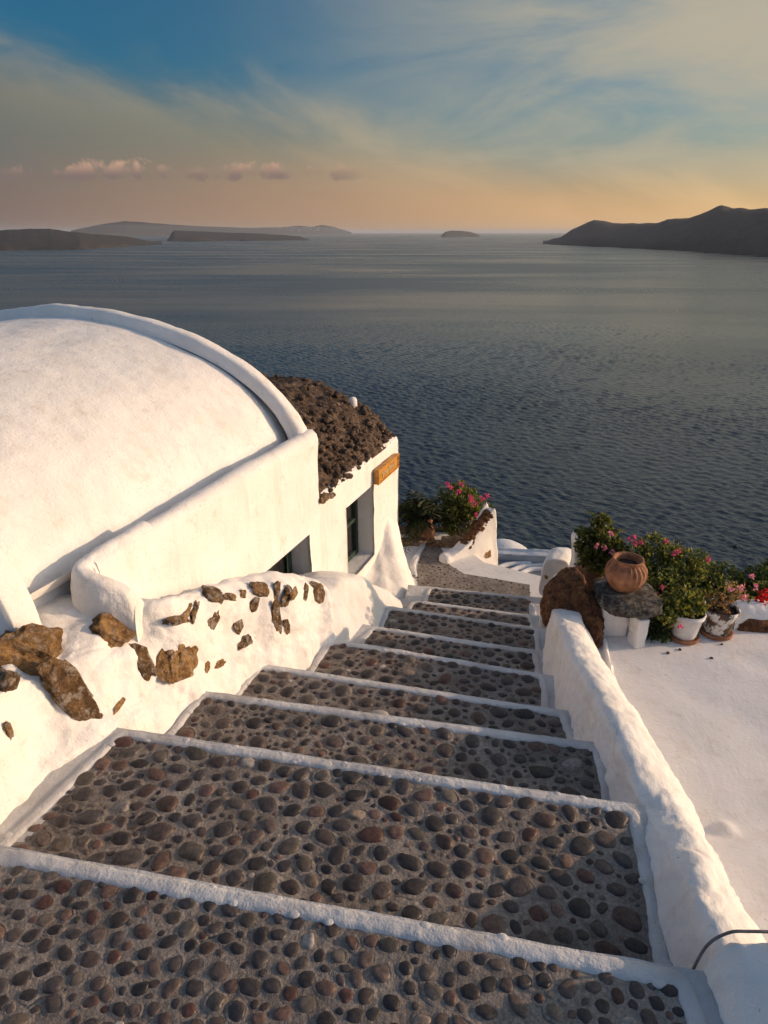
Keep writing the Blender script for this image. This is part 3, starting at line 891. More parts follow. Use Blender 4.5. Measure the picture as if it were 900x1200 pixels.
# rim's return: the low curb that turns from the house corner towards the rubble wall
pts = [hp(-2.35, .06, .315), hp(-2.55, .06, .315), hp(-2.70, .06, .312), hp(-2.775, .04, .305), hp(-2.79, -.02, .285), hp(-2.775, -.08, .262), hp(-2.755, -.12, .24), hp(-2.74, -.155, .21), hp(-2.73, -.18, .17), hp(-2.725, -.195, .12)]
rows = []
pp = crom(pts, 24)
for i, p in enumerate(pp):
    t = (pp[min(i + 1, 23)] - pp[max(i - 1, 0)]); t.z = 0; t.normalize(); s = Vector((t.y, -t.x, 0))
    w = .055; z0 = -.10
    rows.append([Vector((*(p - s * w * 1.15).xy, z0)), p - s * w * 1.1 - Vector((0, 0, .12)), p - s * w * .95 - Vector((0, 0, .02)), p - s * w * .45 + Vector((0, 0, .035)), p + s * w * .45 + Vector((0, 0, .035)), p + s * w * .95 - Vector((0, 0, .02)), p + s * w * 1.1 - Vector((0, 0, .12)), Vector((*(p + s * w * 1.15).xy, z0))])
rows.append([p.lerp(sum(rows[-1], Vector()) / 8, .97) for p in rows[-1]])
loft('parapet_return', rows, 90, 36, M['white'], h1, [(4, .012, 2), (12, .006, 5), (30, .003, 1)])

# plaster bench between rubble wall and buttress
BB = [(-.36, 3.28, -.80), (-.21, 3.58, -.88), (-.10, 3.80, -.95), (-.03, 4.02, -1.02), (.07, 4.22, -1.08), (.15, 4.45, -1.2)]
CR = [(384, 690), (402, 677), (420, 677), (436, 685), (449, 697), (457, 709)]
rows = []
for b_, c_ in zip(BB, CR):
    B = Vector(b_); T = on(c_[0], c_[1], B - OUT * .2, OUT)
    T.z = max(B.z + .05, min(T.z, B.z + .34))
    q = (T - HO).dot(NL_); back = T - OUT * (max(.05, -q) + .05); back.z = T.z - .12
    rows.append([B + OUT * .04 + Vector((0, 0, -.15)), B + Vector((0, 0, .01)), B.lerp(T, .4) + OUT * .03, B.lerp(T, .8) + OUT * .03, T, T.lerp(back, .5) + Vector((0, 0, .03)), back])
rows.insert(0, [p + Vector((-.15, -.25, -.05)) for p in rows[0]])
bench = loft('plaster_bench', rows, 90, 60, M['white'], None, [(3.5, .03, 13), (8, .014, 7), (18, .006, 1)])
tag(bench, 'lumpy whitewashed bench of plaster below the deep window', 'bench')

# ------------------------------------------------------------------ RIGHT: STAIR WALL, ROCK, PILLARS
TZ = -.72
WB = [(.775, .97, -.05), (.775, 1.07, -.17), (.805, 1.26, -.17), (.86, 1.60, -.22), (.885, 1.9, -.34), (.90, 2.2, -.42), (.905, 2.45, -.51), (.935, 2.75, -.64), (.975, 3.0, -.70), (1.02, 3.3, -.80), (1.035, 3.42, -.82)]
CI = [(850, 1133), (845, 1123), (818, 1051), (786, 993), (752, 938), (717, 853), (694, 813), (672, 776), (659, 745), (650, 724), (647, 714)]
CO = [(905, 1130), (899, 1114), (863, 1056), (831, 988), (800, 930), (768, 876), (737, 826), (716, 790), (703, 770), (692, 748), (686, 733)]
rows = []; WN = Vector((.995, -.09, 0))
for b_, ci, co_ in zip(WB, CI, CO):
    B = Vector(b_)
    I = on(ci[0], ci[1], B + WN * .035, WN); O_ = on(co_[0], co_[1], B + WN * .285, WN)
    I.z = min(max(I.z, B.z + .12), B.z + .36)
    O_.z = min(O_.z, I.z - .05)
    fe = max(0, (B.y - 2.9) / .5); c1 = I.lerp(O_, .28) + Vector((0, 0, .058 + .01 * fe)); c2 = I.lerp(O_, .62) + Vector((0, 0, .066 + .05 * fe))
    rows.append([B + Vector((-.05, 0, -.14)), B + Vector((-.004, 0, 0)), B.lerp(I, .55), I - Vector((0, 0, .0)), c1, c2, O_ + Vector((0, 0, .005)), O_ + WN * .035 + Vector((0, 0, -.10)), Vector((*(O_ + WN * .07).xy, TZ + .03)), Vector((*(O_ + WN * .11).xy, TZ - .06))])
rows.append([p.lerp(Vector((1.16, 3.47, p.z)), .12) + Vector((0, .05, -.015)) for p in rows[-1]])
rows.append([p.lerp(Vector((1.16, 3.50, -.85)), .7) + Vector((0, .05, -.03)) for p in rows[-2]])
sw = loft('stair_wall', rows, 260, 80, M['white'], None, [(2.5, .014, 3), (7, .012, 7), (17, .009, 1), (40, .005, 5)])
tag(sw, 'low rounded whitewashed wall curving down the right side of the steps', 'wall')

# nearer wall segment, bound with a cable at the joint
rows = []
p0 = Vector((.775, .955, 0)); 
pl = on(829, 1156, p0, Vector((.1, 1, 0))); pt = on(868, 1119, p0, Vector((.1, 1, 0))); pr = on(905, 1124, p0, Vector((.1, 1, 0)))
prof = [Vector((pl.x - .02, pl.y, -.3)), Vector((pl.x - .005, pl.y, pl.z - .10)), pl, pl.lerp(pt, .5) + Vector((-.012, 0, .02)), pt, pt.lerp(pr, .6) + Vector((0, 0, .012)), pr + Vector((.05, 0, .015)), Vector((pr.x + .13, pr.y, pr.z + .02)), Vector((pr.x + .20, pr.y, TZ - .05))]  # unseen right side raised and top tipped down nearer, shaped to shade the wall
for t in (0, .12, .3, .6, 1.0, 1.6):
    rows.append([p + Vector((-.06 * t, -t, -.16 * t if i < 6 else -.05 * t)) for i, p in enumerate(prof)])
rows.insert(0, [p.lerp(Vector((.95, .99, -.2)), .12) + Vector((0, .035, 0)) for p in prof]); rows.insert(0, [p.lerp(Vector((.95, .99, -.2)), .96) + Vector((0, .04, 0)) for p in prof])
ew = loft('wall_end', rows, 80, 60, M['white'], None, [(3, .014, 3), (8, .012, 7), (20, .008, 1), (45, .004, 2)])
tag(ew, 'blunt rounded end of a whitewashed wall with a cable across it', 'wall')
cb = [p + Vector((0, .045, 0)) + (p - Vector((.95, p.y, -.1))).normalized() * .012 for p in crom(prof[1:8], 60)]
cable = make('cable', *tube(cb, .0036, 10), M['cable'])
tag(cable, 'dark grey cable laid over the rounded wall end', 'cable')

# long brown boulder lying across the stair wall
ol = [(637, 730, 3.5), (640, 708, 3.52), (648, 694, 3.54), (659, 684, 3.55), (671, 678, 3.55), (682, 682, 3.54), (691, 700, 3.5), (699, 716, 3.44), (706, 735, 3.36), (706, 756, 3.29), (698, 765, 3.26), (688, 762, 3.30), (676, 756, 3.42), (662, 750, 3.50), (648, 744, 3.52)]
P_ = [on(x, y, (0, yy, 0), (0, 1, 0)) for x, y, yy in ol]; c_ = sum(P_, Vector()) / len(P_)
rk = loft('boulder', [[c_.lerp(p, k) + Vector((.03 * t, .20 * t, 0)) for p in P_] for t, k in ((0, .02), (0, .4), (0, .75), (.05, .93), (.25, 1), (.7, 1), (.95, .92), (1, .7), (1, .02))], 60, 110, M['saddle'], None, None, closed=True)
me = rk.data; me.update(); ns = [v.normal.copy() for v in me.vertices]
for v, n in zip(me.vertices, ns):
    v.co += n * (.03 * nz(v.co, 6, 1) + .024 * (.5 - abs(nz(v.co, 12, 4))) + .014 * nz(v.co, 28, 2) + .008 * nz(v.co, 60, 2))
me.update()
tag(rk, 'long reddish brown boulder draped across the end of the stair wall', 'boulder')

# pillars beyond the rock
def pillar(name, label, l, r, top, base_z, y, dep, tilt=0):
    pass
def rounded_block(name, outline, y, dep, mt, rough, parent=None, skew=0.0):
    # outline: photo positions on the near face (plane y); extruded away with rounded shoulders
    P_ = [on(px, py, (0, y, 0), (0, 1, 0)) for px, py in outline]
    c = sum(P_, Vector()) / len(P_)
    rows = []
    for t, k in ((0, .02), (0, .55), (0, .90), (.12, .985), (.3, 1), (.7, 1), (.9, .98), (1, .88), (1, .02)):
        rows.append([c + (p - c) * k + Vector((skew * t * dep, t * dep, 0)) for p in P_])
    return loft(name, rows, 40, 72, mt, parent, rough, closed=True)
RB = [(5, .014, 3), (12, .007, 7), (28, .003, 1)]
pl1 = rounded_block('pillar', [(632, 700), (633, 675), (636, 660), (642, 655.5), (652, 654), (661, 655.5), (668, 661), (671, 675), (672, 700)], 4.9, .22, M['white'], RB, skew=.45)
tag(pl1, 'rounded white gate pillar with a brown chip, behind the boulder', 'pillar')
t1 = bvh(pl1)
ch = set_stone(t1, 'stone', 640, 676, 4, 6, .3, 'ochre_rock', pl1, .1, .3, 2, .5)
pl2 = rounded_block('wall_stub', [(634, 740), (637, 710), (640, 692), (646, 684), (655, 681), (664, 682), (671, 690), (674, 705), (676, 740)], 4.05, .14, M['white'], RB, skew=.5)
tag(pl2, 'short rounded white wall stub just past the boulder', 'wall')
wp = rounded_block('post', [(668, 700), (672, 665), (674, 640), (676, 631.5), (680, 630), (683, 632), (683, 665), (684, 700)], 4.75, .12, M['white'], RB)
tag(wp, 'slim white post beside the big clay jar', 'post')

# ------------------------------------------------------------------ TERRACE
V = []; nu, nv = 160, 260
for i in range(nu):
    for j in range(nv):
        y = lerp(-1.2, 3.74, j / (nv - 1)); x = lerp(1.05 + .24 * max(0, min(1, (y - 2.9) / .5)), 5.2, i / (nu - 1))
        z = TZ + .012 * nz((x, y, 0), 1.3, 5) + .005 * nz((x, y, 0), 5, 2) + .022 * max(0, min(1, (1.95 + .03 * nz((x, 0, 0), 3, 1) - y) / .04 + .5)) + .03 * math.exp(-((x - 1.48) ** 2 + (y - 1.99) ** 2) / .0008)
        V.append((x, y, z))
tr = make('terrace', V, [tuple(reversed(q)) for q in grid_faces(nu, nv)] , M['floor'])
tr.data.flip_normals()
tag(tr, 'bare whitewashed terrace floor right of the steps', 'terrace', kind='structure')
v_, f_ = box_geo((3.25, 1.27, TZ - .55), 3.9, 4.94, 1.0)
tbk = make('terrace_base', v_, f_, M['white'], None, False); tag(tbk, 'masonry under the terrace floor', 'terrace', kind='structure')

V = []; nu, nv = 60, 20
for i in range(nu):
    for j in range(nv):
        x = lerp(1.62, 5.2, i / (nu - 1)); y = lerp(3.74, 4.5, j / (nv - 1)); V.append((x, y, TZ - .03 - .2 * min(1, (y - 3.74) / .2) + .02 * nz((x, y, 0), 6, 3) - (.8 if j == nv - 1 else 0)))
bed = make('planting_bed', V, [tuple(reversed(q)) for q in grid_faces(nu, nv)], M['soil']); bed.data.flip_normals()
tag(bed, 'strip of dark soil along the sea side of the terrace', 'soil', kind='structure')
# stone table
c = at(730, 748, TZ)
tab = empty('stone_table', (1.48, 3.42, TZ)); tag(tab, 'low table of a rough grey stone slab on white supports', 'table')
G = Geo(); iv, if_ = ICO[5]; vs = []
sc_ = at(735, 716, -.42); 
for v in iv:
    k = 1 + .16 * noise.noise(v * 1.6 + Vector((3, 8, 1))) + .07 * noise.noise(v * 5) + .03 * noise.noise(v * 13)
    x = math.copysign(abs(v.x) ** .62, v.x) * .22 * k; y = math.copysign(abs(v.y) ** .62, v.y) * .20 * k; z = math.copysign(abs(v.z) ** .7, v.z) * .062 * k
    vs.append((1.545 + x * .86, 3.50 + y, -.47 + z))
make('slab', vs, if_, M['slab'], tab, False)
v_, f_ = box_geo((1.585, 3.36, -.63), .075, .10, .22, .2); roughen(finish(make('leg', v_, f_, M['white'], tab), .012, 3), [(14, .008, 2)])
v_, f_ = box_geo((1.47, 3.47, -.63), .17, .06, .22, -.1); roughen(finish(make('support', v_, f_, M['white'], tab), .012, 3), [(14, .01, 4)])

# fluted terracotta pot on the table
def flu(a, t):
    k = max(0, 1 - abs(t - .42) / .30); return 1 + .05 * k * math.cos(a * 22)
pc = Vector((1.515, 3.52, -.415))
prof = [(.055, 0), (.075, .008), (.105, .05), (.122, .095), (.124, .125), (.115, .155), (.095, .178), (.085, .186), (.086, .196), (.094, .203), (.094, .212), (.084, .214), (.074, .205), (.072, .185), (.07, .17)]
pot = empty('terracotta_pot', pc); tag(pot, 'round fluted terracotta pot on the stone table', 'pot')
v_, f_ = lathe([(p.x, p.y) for p in crom([Vector((r, z, 0)) for r, z in prof], 50)], 176, pc, flu); f_ = f_[:-1]
roughen(make('body', v_, f_, M['terracotta'], pot), [(18, .003, 2)])
v_, f_ = lathe([(.071, .17), (.04, .178), (.005, .18)], 30, pc); make('soil', v_, f_, M['soil'], pot)

# big clay jar behind
jc = on(689, 684, (0, 4.35, 0), (0, 1, 0)); jc.z -= .02
s_ = px_m(jc)
jar = empty('clay_jar', jc); tag(jar, 'tall weathered clay jar holding a leafy geranium beside the white post', 'jar')
prof = [(.06, -.12), (.075, -.02), (.105, .08), (.112, .14), (.10, .20), (.085, .235), (.092, .25), (.095, .262), (.08, .262), (.075, .24)]
v_, f_ = lathe([(p.x, p.y) for p in crom([Vector((r, z, 0)) for r, z in prof], 36)], 48, jc); roughen(make('body', v_, f_[:-1], M['old_clay'], jar), [(12, .008, 3)])
v_, f_ = lathe([(.078, .235), (.04, .24), (.004, .242)], 24, jc); make('soil', v_, f_, M['soil'], jar)

# white pots on saucers
def flowerpot(name, label, c, r, h, mt):
    o = empty(name, c); tag(o, label, 'pot')
    v_, f_ = lathe([(r * .80, 0), (r * .98, .004), (r * 1.0, .026), (r * .94, .028), (r * .86, .022), (r * .6, .018)], 48, c); make('saucer', v_, f_, M['terracotta'], o)
    v_, f_ = lathe([(r * .74, .019), (r * .78, .03), (r * .97, h * .86), (r * 1.05, h * .87), (r * 1.07, h), (r * .98, h + .004), (r * .94, h - .01), (r * .92, h * .85)], 56, c)
    roughen(make('body', v_, f_[:-1], M[mt], o), [(11, .004, 3)])
    v_, f_ = lathe([(r * .94, h * .9), (r * .5, h * .94), (.004, h * .95)], 30, c); make('soil', v_, f_, M['soil'], o)
    return o
wp_c = Vector((1.905, 3.42, TZ + .004)); pp_c = Vector((2.135, 3.47, TZ + .004))
flowerpot('flower_pot', 'plain white painted flower pot on a red saucer, left of the peeling one', wp_c, .097, .19, 'potwhite')
flowerpot('flower_pot', 'flower pot with peeling white and green paint on a dark saucer', pp_c, .102, .19, 'peel')

# low white border wall at the right with a flat stone let into it
rows = []
for x in (2.27, 2.32, 2.6, 3.2, 4.2):
    hh = .15 if x > 2.3 else .10
    rows.append([Vector((x, 3.50, TZ - .05)), Vector((x, 3.50, TZ + .02)), Vector((x, 3.515, TZ + hh * .8)), Vector((x, 3.55, TZ + hh)), Vector((x, 3.62, TZ + hh)), Vector((x, 3.66, TZ + hh * .7)), Vector((x, 3.67, TZ - .05))])
lw = loft('border_wall', rows, 80, 30, M['white'], None, RB)
tag(lw, 'low white border wall with a long brown stone, right of the pots', 'wall')
tl = bvh(lw)
set_stone(tl, 'stone', 888, 735, 40, 18, 0, 'saddle', lw, .35, .45, 4, .25)

# chips of stone and fallen bits on the terrace
for (x, y) in ((783, 765), (834, 771), (797, 761), (846, 755), (712, 769)):
    p = at(x, y, TZ + .004); G = Geo(); lump(G, p, .011, .008, .006, rr, 2, .4)
    tag(G.build('stone_chip', M['dark_rock']), 'small dark stone chip lying on the shaded terrace floor', 'stone', 'stone chips on the terrace')

# ------------------------------------------------------------------ PLANTS
GREENS = [(.055, .075, .018), (.085, .105, .022), (.12, .13, .028), (.04, .055, .016), (.16, .15, .035)]
def leaf_quad(G, p, d, n, L, W, col):
    s = d.cross(n); s = s.normalized() if s.length > 1e-5 else Vector((1, 0, 0)); n = s.cross(d)
    a = p; b_ = p + d * L * .45 + s * W * .5 - n * L * .06; c_ = p + d * L - n * L * .16; e = p + d * L * .45 - s * W * .5 - n * L * .06; m_ = p + d * L * .5 + n * L * .02
    G.add([a, b_, c_, e, m_], [(0, 1, 4), (1, 2, 4), (2, 3, 4), (3, 0, 4)], col)
def rnd_dir(rng):
    while True:
        v = Vector((rng.uniform(-1, 1), rng.uniform(-1, 1), rng.uniform(-1, 1)))
        if .05 < v.length < 1: return v.normalized()
def foliage(G, lobes, n, size, rng, greens=GREENS, ratio=.6, up=.35):
    tot = sum(l[1][0] * l[1][1] + l[1][0] * l[1][2] for l in lobes)
    for (c_, r) in lobes:
        c_ = Vector(c_); m_ = int(n * (r[0] * r[1] + r[0] * r[2]) / tot)
        tw = max(4, m_ // 14); twigs = []
        for _ in range(tw):
            d = rnd_dir(rng); k = rng.uniform(.45, 1.08); twigs.append((Vector((d.x * r[0], d.y * r[1], d.z * r[2])) * k, d))
        for i in range(m_):
            t, d0 = twigs[i % tw]
            p = c_ + t + rnd_dir(rng) * size * rng.uniform(.2, 1.5)
            d = (d0 * .6 + rnd_dir(rng) + Vector((0, 0, up))).normalized(); nn = (Vector((0, 0, 1)) + rnd_dir(rng) * 1.7).normalized()
            g = rng.choice(greens); kk = rng.uniform(.7, 1.35); s = size * rng.uniform(.65, 1.25)
            leaf_quad(G, p, d, nn, s, s * ratio, tuple(min(.5, x * kk * 1.7) for x in g))
def stems(G, base, tips, rng, r=.006):
    for t in tips:
        t = Vector(t); b_ = Vector(base) + Vector((rng.uniform(-.03, .03), rng.uniform(-.03, .03), 0)); m_ = b_.lerp(t, .5) + rnd_dir(rng) * .03
        G.add(*tube(crom([b_, m_, t], 8), lambda u: r * (1 - .7 * u), 6))
def blooms(G, pts, r, col, rng, n=10):
    for p in pts:
        for _ in range(n):
            d = rnd_dir(rng); kk = rng.uniform(.75, 1.25)
            leaf_quad(G, Vector(p) + d * r * .35, d, rnd_dir(rng), r, r * .9, tuple(x * kk for x in col))
PINK, RED, PALE = (.72, .10, .26), (.55, .012, .02), (.80, .30, .42)

def plant(name, label, base, lobes, n, size, seed, flowers=(), cat='plant', greens=GREENS, ratio=.6, group=None, stem=True):
    rng = random.Random(seed); o = empty(name, base); tag(o, label, cat, group)
    G = Geo(); foliage(G, lobes, n, size, rng, greens, ratio); G.build('foliage', M['leaf'], o, False)
    if stem:
        G = Geo(); stems(G, base, [l[0] for l in lobes], rng, .007); G.build('stems', M['stem'], o)
    for (pts, r, col) in flowers:
        for x, y, yy in pts:
            G = Geo(); blooms(G, [on(x, y, (0, yy, 0), (0, 1, 0))], r, col, rng, 14); G.build('flower', M['petal'], o, False)
    return o
def L_(x, y, yy, rx, rz, ry=None):     # a leafy lobe centred at a photo position, at distance yy, radii in photo pixels
    p = on(x, y, (0, yy, 0), (0, 1, 0)); s = px_m(p); return (p, (rx * s, (ry or rx) * s, rz * s))

plant('geranium', 'tall geranium with pale pink flowers growing from the clay jar', jc + Vector((0, 0, .24)),
      [L_(700, 650, 4.3, 22, 24), L_(690, 632, 4.35, 14, 16), L_(712, 636, 4.3, 16, 18), L_(704, 611, 4.35, 10, 7), L_(722, 662, 4.2, 16, 18), L_(700, 622, 4.35, 6, 9)], 2600, .034, 21,
      [([(708, 642, 4.15), (717, 647, 4.12), (716, 625, 4.2), (722, 654, 4.05), (700, 640, 4.15)], .02, PALE)], ratio=.85, greens=[(.05, .065, .014), (.085, .09, .02), (.12, .11, .026), (.03, .042, .012)])
plant('flowering_shrub', 'broad dense green shrub with magenta flowers behind the pots', Vector((1.95, 4.0, TZ)),
      [L_(742, 660, 4.1, 24, 26), L_(768, 662, 4.1, 26, 24), L_(795, 668, 4.05, 28, 24), L_(822, 676, 4.0, 26, 20), L_(848, 684, 3.95, 24, 18), L_(775, 690, 3.85, 30, 24), L_(812, 698, 3.8, 30, 20), L_(846, 700, 3.8, 22, 18), L_(764, 720, 3.6, 16, 22), L_(742, 700, 3.9, 14, 16), L_(760, 640, 4.15, 16, 10), L_(785, 647, 4.12, 16, 9), L_(812, 655, 4.05, 14, 9)], 9500, .030, 22,
      [([(738, 632, 4.1), (743, 630, 4.1), (752, 635, 4.05), (781, 634, 4.1), (790, 649, 3.95), (795, 646, 3.97), (776, 688, 3.55), (761, 698, 3.5), (767, 697, 3.5), (745, 637, 4.05), (830, 655, 3.95)], .018, PINK)])
plant('trailing_plant', 'low trailing plant spreading between the table and the white pot', Vector((1.74, 3.46, TZ)),
      [L_(766, 735, 3.47, 12, 16, 10), L_(778, 722, 3.47, 14, 16, 10), L_(772, 748, 3.38, 10, 7, 8)], 1100, .030, 23, greens=[(.03, .05, .014), (.045, .065, .018), (.02, .032, .012)])
plant('potted_plant', 'round yellow green plant in the plain white pot', wp_c + Vector((0, 0, .17)),
      [L_(800, 707, 3.45, 20, 13), L_(788, 712, 3.42, 12, 12), L_(813, 712, 3.42, 11, 11), L_(783, 726, 3.33, 7, 10)], 1000, .030, 24, [([(797, 735, 3.29)], .016, PINK)], ratio=.8, greens=[(.08, .10, .02), (.13, .13, .025), (.045, .06, .016), (.16, .14, .03)])
plant('dry_plant', 'sparse orange tinged plant with pink flowers in the peeling pot', pp_c + Vector((0, 0, .17)),
      [L_(836, 702, 3.48, 10, 9), L_(846, 706, 3.48, 14, 7), L_(862, 697, 3.5, 14, 10), L_(858, 690, 3.5, 8, 8)], 330, .026, 25, [([(857, 690, 3.42), (869, 689, 3.42), (881, 676, 3.45), (885, 688, 3.4), (872, 700, 3.4)], .018, PALE)], greens=[(.30, .12, .05), (.20, .12, .04), (.10, .10, .03), (.34, .17, .09)])
plant('red_geranium', 'red flowered geranium behind the border wall', Vector((2.55, 3.75, TZ)),
      [L_(884, 706, 3.75, 18, 10), L_(900, 700, 3.75, 18, 16), L_(872, 712, 3.7, 10, 6)], 900, .032, 26, [([(892, 695, 3.6), (895, 700, 3.6), (899, 694, 3.6), (889, 703, 3.6), (897, 706, 3.58)], .022, RED)], ratio=.85)
plant('dark_shrub', 'dark shrub rising past the red geranium', Vector((2.95, 4.1, TZ)),
      [L_(895, 672, 4.0, 16, 14), L_(915, 664, 4.05, 20, 18), L_(940, 670, 4.0, 26, 20), L_(905, 690, 3.9, 24, 14), L_(872, 688, 3.95, 14, 10), L_(882, 682, 3.95, 14, 12)], 3300, .030, 27)

# planter beyond the landing
WD = Vector((math.sin(R(55)), math.cos(R(55)), 0)); WNn = Vector((WD.y, -WD.x, 0)); W0 = Vector((.66, 5.92, 0))
def pw(x, y, off=0.0): return on(x, y, W0 + WNn * off, WNn)
pla = empty('planter', Vector((.8, 6.4, zl))); tag(pla, 'sloping white planter wall capped with brown stones past the landing', 'planter')
lowp = [(524, 663), (532, 668), (545, 677), (562, 682), (581, 690)]
topp = [(524, 656), (532, 652), (546, 642), (561, 626), (577, 603)]
rows = []
for a_, b_ in zip(lowp, topp):
    A, B = pw(*a_), pw(*b_); t = .10
    rows.append([A - Vector((0, 0, .3)), A, A.lerp(B, .5), B - Vector((0, 0, .01)), B - WNn * .03 + Vector((0, 0, .012)), B - WNn * t + Vector((0, 0, .008)), B - WNn * (t + .03) - Vector((0, 0, .05)), A - WNn * (t + .03) - Vector((0, 0, .3))])
e0 = rows[0]; c0_ = sum(e0, Vector()) / 8; rows.insert(0, [p.lerp(c0_, .7) - WD * .03 for p in e0]); rows.insert(0, [p.lerp(c0_, .98) - WD * .03 for p in e0])
e1 = rows[-1]; rows.append([p + WD * .05 for p in e1]); c_ = sum(e1, Vector()) / 8
rows.append([p.lerp(c_, .5) + WD * .07 for p in e1]); rows.append([p.lerp(c_, .98) + WD * .07 for p in e1])
pwl = loft('planter_wall', rows, 60, 50, M['white'], pla, RB)
tp = bvh(pwl)
set_stone(tp, 'stone', 572, 650, 7, 8, 0, 'ochre_rock', pla, .2, .4, 2, .5)
G = Geo()
for i in range(11):
    t = i / 10; x = lerp(545, 574, t); y = lerp(645, 604, t ** .9)
    p = pw(x - 3, y - 1, -.07); lump(G, p, .075, .055, .05, rr, 3, .4)
G.build('coping', M['saddle'], pla, False)
p_ = on(531, 640, (0, 6.35, 0), (0, 1, 0))
v_, f_ = box_geo(p_, .27, .16, .19, -.15); roughen(finish(make('block', v_, f_, M['tan_stone'], pla), .02, 4), [(9, .03, 2), (25, .012, 1)])
G = Geo()
for i in range(26):
    p = on(rr.uniform(500, 518), rr.uniform(632, 650), (0, 6.32, 0), (0, 1, 0)); lump(G, p, .03, .03, .025, rr, 2, .4)
G.build('stones', M['dark_rock'], pla, False)
p_ = on(482, 641, (0, 6.4, 0), (0, 1, 0)); v_, f_ = box_geo(p_, .36, .16, .16, .1); roughen(finish(make('block', v_, f_, M['tan_stone'], pla), .02, 4), [(9, .03, 5), (25, .012, 1)])
p_ = on(549, 620, (0, 6.75, 0), (0, 1, 0)); G = Geo(); lump(G, p_, .13, .07, .13, rr, 4, .35, .3); G.build('rock', M['slab'], pla, False)
p_ = on(530, 640, (0, 6.8, 0), (0, 1, 0)); v_, f_ = box_geo(p_ + Vector((-.12, .15, -.12)), 1.1, .7, .3, 0); make('soil', v_, f_, M['soil'], pla, False)

# palm in its clay tub
pb_ = on(489, 628, (0, 6.6, 0), (0, 1, 0))
tub = empty('clay_tub', pb_); tag(tub, 'tan clay tub holding a small palm', 'pot')
v_, f_ = lathe([(.085, -.06), (.10, 0), (.125, .14), (.13, .19), (.14, .20), (.14, .225), (.12, .225), (.115, .2)], 40, pb_); roughen(make('body', v_, f_[:-1], M['tan_clay'], tub), [(10, .008, 2)])
v_, f_ = lathe([(.118, .2), (.06, .21), (.004, .212)], 24, pb_); make('soil', v_, f_, M['soil'], tub)
amp = on(503, 632, (0, 6.45, 0), (0, 1, 0))
v_, f_ = lathe([(p.x, p.y) for p in crom([Vector(q) for q in ((.045, -.04, 0), (.055, .03, 0), (.06, .09, 0), (.042, .15, 0), (.022, .19, 0), (.028, .225, 0), (.024, .235, 0))], 26)], 30, amp)
jg = roughen(make('small_jug', v_, f_, M['terracotta']), [(14, .006, 2)]); tag(jg, 'slim orange clay jug standing by the palm tub', 'jug')

palm = empty('palm_plant', pb_ + Vector((0, 0, .2))); tag(palm, 'small palm with arching fronds against the house corner', 'palm')
rng = random.Random(8); base = pb_ + Vector((0, 0, .2)); GF = Geo()
for i in range(46):
    a = rng.uniform(0, 6.283); el = rng.uniform(.35, 1.35); L = rng.uniform(.40, .66)
    dh = Vector((math.cos(a), math.sin(a), 0))
    pts = []
    for k in range(9):
        t = k / 8; pts.append(base + dh * (L * t * math.cos(el) * (1 + .2 * t)) + Vector((0, 0, L * (t * math.sin(el) - .62 * t * t * math.cos(el * .6)))))
    pts = crom(pts, 26); g0 = rng.choice([(.03, .05, .014), (.045, .06, .016), (.02, .034, .012)])
    for k in range(3, 26):
        t = (pts[k] - pts[k - 1]).normalized(); s = t.cross(Vector((0, 0, 1)))
        s = s.normalized() if s.length > 1e-3 else Vector((1, 0, 0))
        Ll = .10 * math.sin(min(1, (k / 25) * .9 + .12) * 3.14) + .03
        for sg_ in (-1, 1):
            d = (s * sg_ + t * .45 + Vector((0, 0, -.35)) + rnd_dir(rng) * .15).normalized(); kk = rng.uniform(.7, 1.4)
            leaf_quad(GF, pts[k], d, Vector((0, 0, 1)), Ll, .0065, tuple(x * kk for x in g0))
    GF.add(*tube(pts, .004, 5), (.06, .07, .02))
GF.build('fronds', M['leaf'], palm, False)
G = Geo(); v_, f_ = lathe([(.035, -.02), (.04, .03), (.03, .07), (.015, .1)], 14, base); G.add(v_, f_); G.build('trunk', M['stem'], palm)
plant('oleander_bush', 'dark bush with pink flowers on the planter above the landing', on(545, 632, (0, 6.9, 0), (0, 1, 0)),
      [L_(538, 590, 6.9, 22, 18), L_(556, 596, 6.9, 18, 18), L_(526, 600, 6.9, 18, 20), L_(548, 610, 6.85, 18, 16), L_(567, 602, 6.9, 9, 12), L_(522, 615, 6.8, 14, 14), L_(540, 577, 6.95, 12, 9)], 3600, .05, 31,
      [([(524, 568, 6.7), (541, 567, 6.75), (537, 577, 6.6), (556, 590, 6.6), (552, 586, 6.6), (565, 584, 6.65), (571, 581, 6.7), (559, 604, 6.55), (528, 570, 6.7), (551, 583, 6.6)], .03, PINK)], 'bush')

# ------------------------------------------------------------------ LOWER ROOFS seen past the landing
lw2 = empty('lower_house', Vector((1.6, 7.6, -3))); tag(lw2, 'white dome and parapet of a lower house beyond the landing', 'house')
dc = on(592, 652, (0, 9.0, 0), (0, 1, 0)); s = px_m(dc)
iv, if_ = ICO[5]
dm = make('dome', [dc + Vector((v.x * 30 * s, v.y * 30 * s, v.z * 17 * s)) for v in iv if True], if_, M['lower_white'], lw2); roughen(dm, [(3, .02, 1)])
A = on(560, 649, (0, 7.9, 0), (0, 1, 0)); B = on(690, 656, (0, 7.5, 0), (0, 1, 0)); A2 = on(560, 667, (0, 7.9, 0), (0, 1, 0)); B2 = on(690, 661, (0, 7.5, 0), (0, 1, 0))
rows = [[p + Vector((0, 0, -.9)), p + Vector((0, 0, -.05)), p, p + Vector((0, .12, .01)), p + Vector((0, .2, -.05)), p + Vector((0, .2, -.9))] for p in (A, A.lerp(B, .33), A.lerp(B, .66), B)]
loft('parapet', rows, 40, 24, M['lower_white'], lw2, RB)
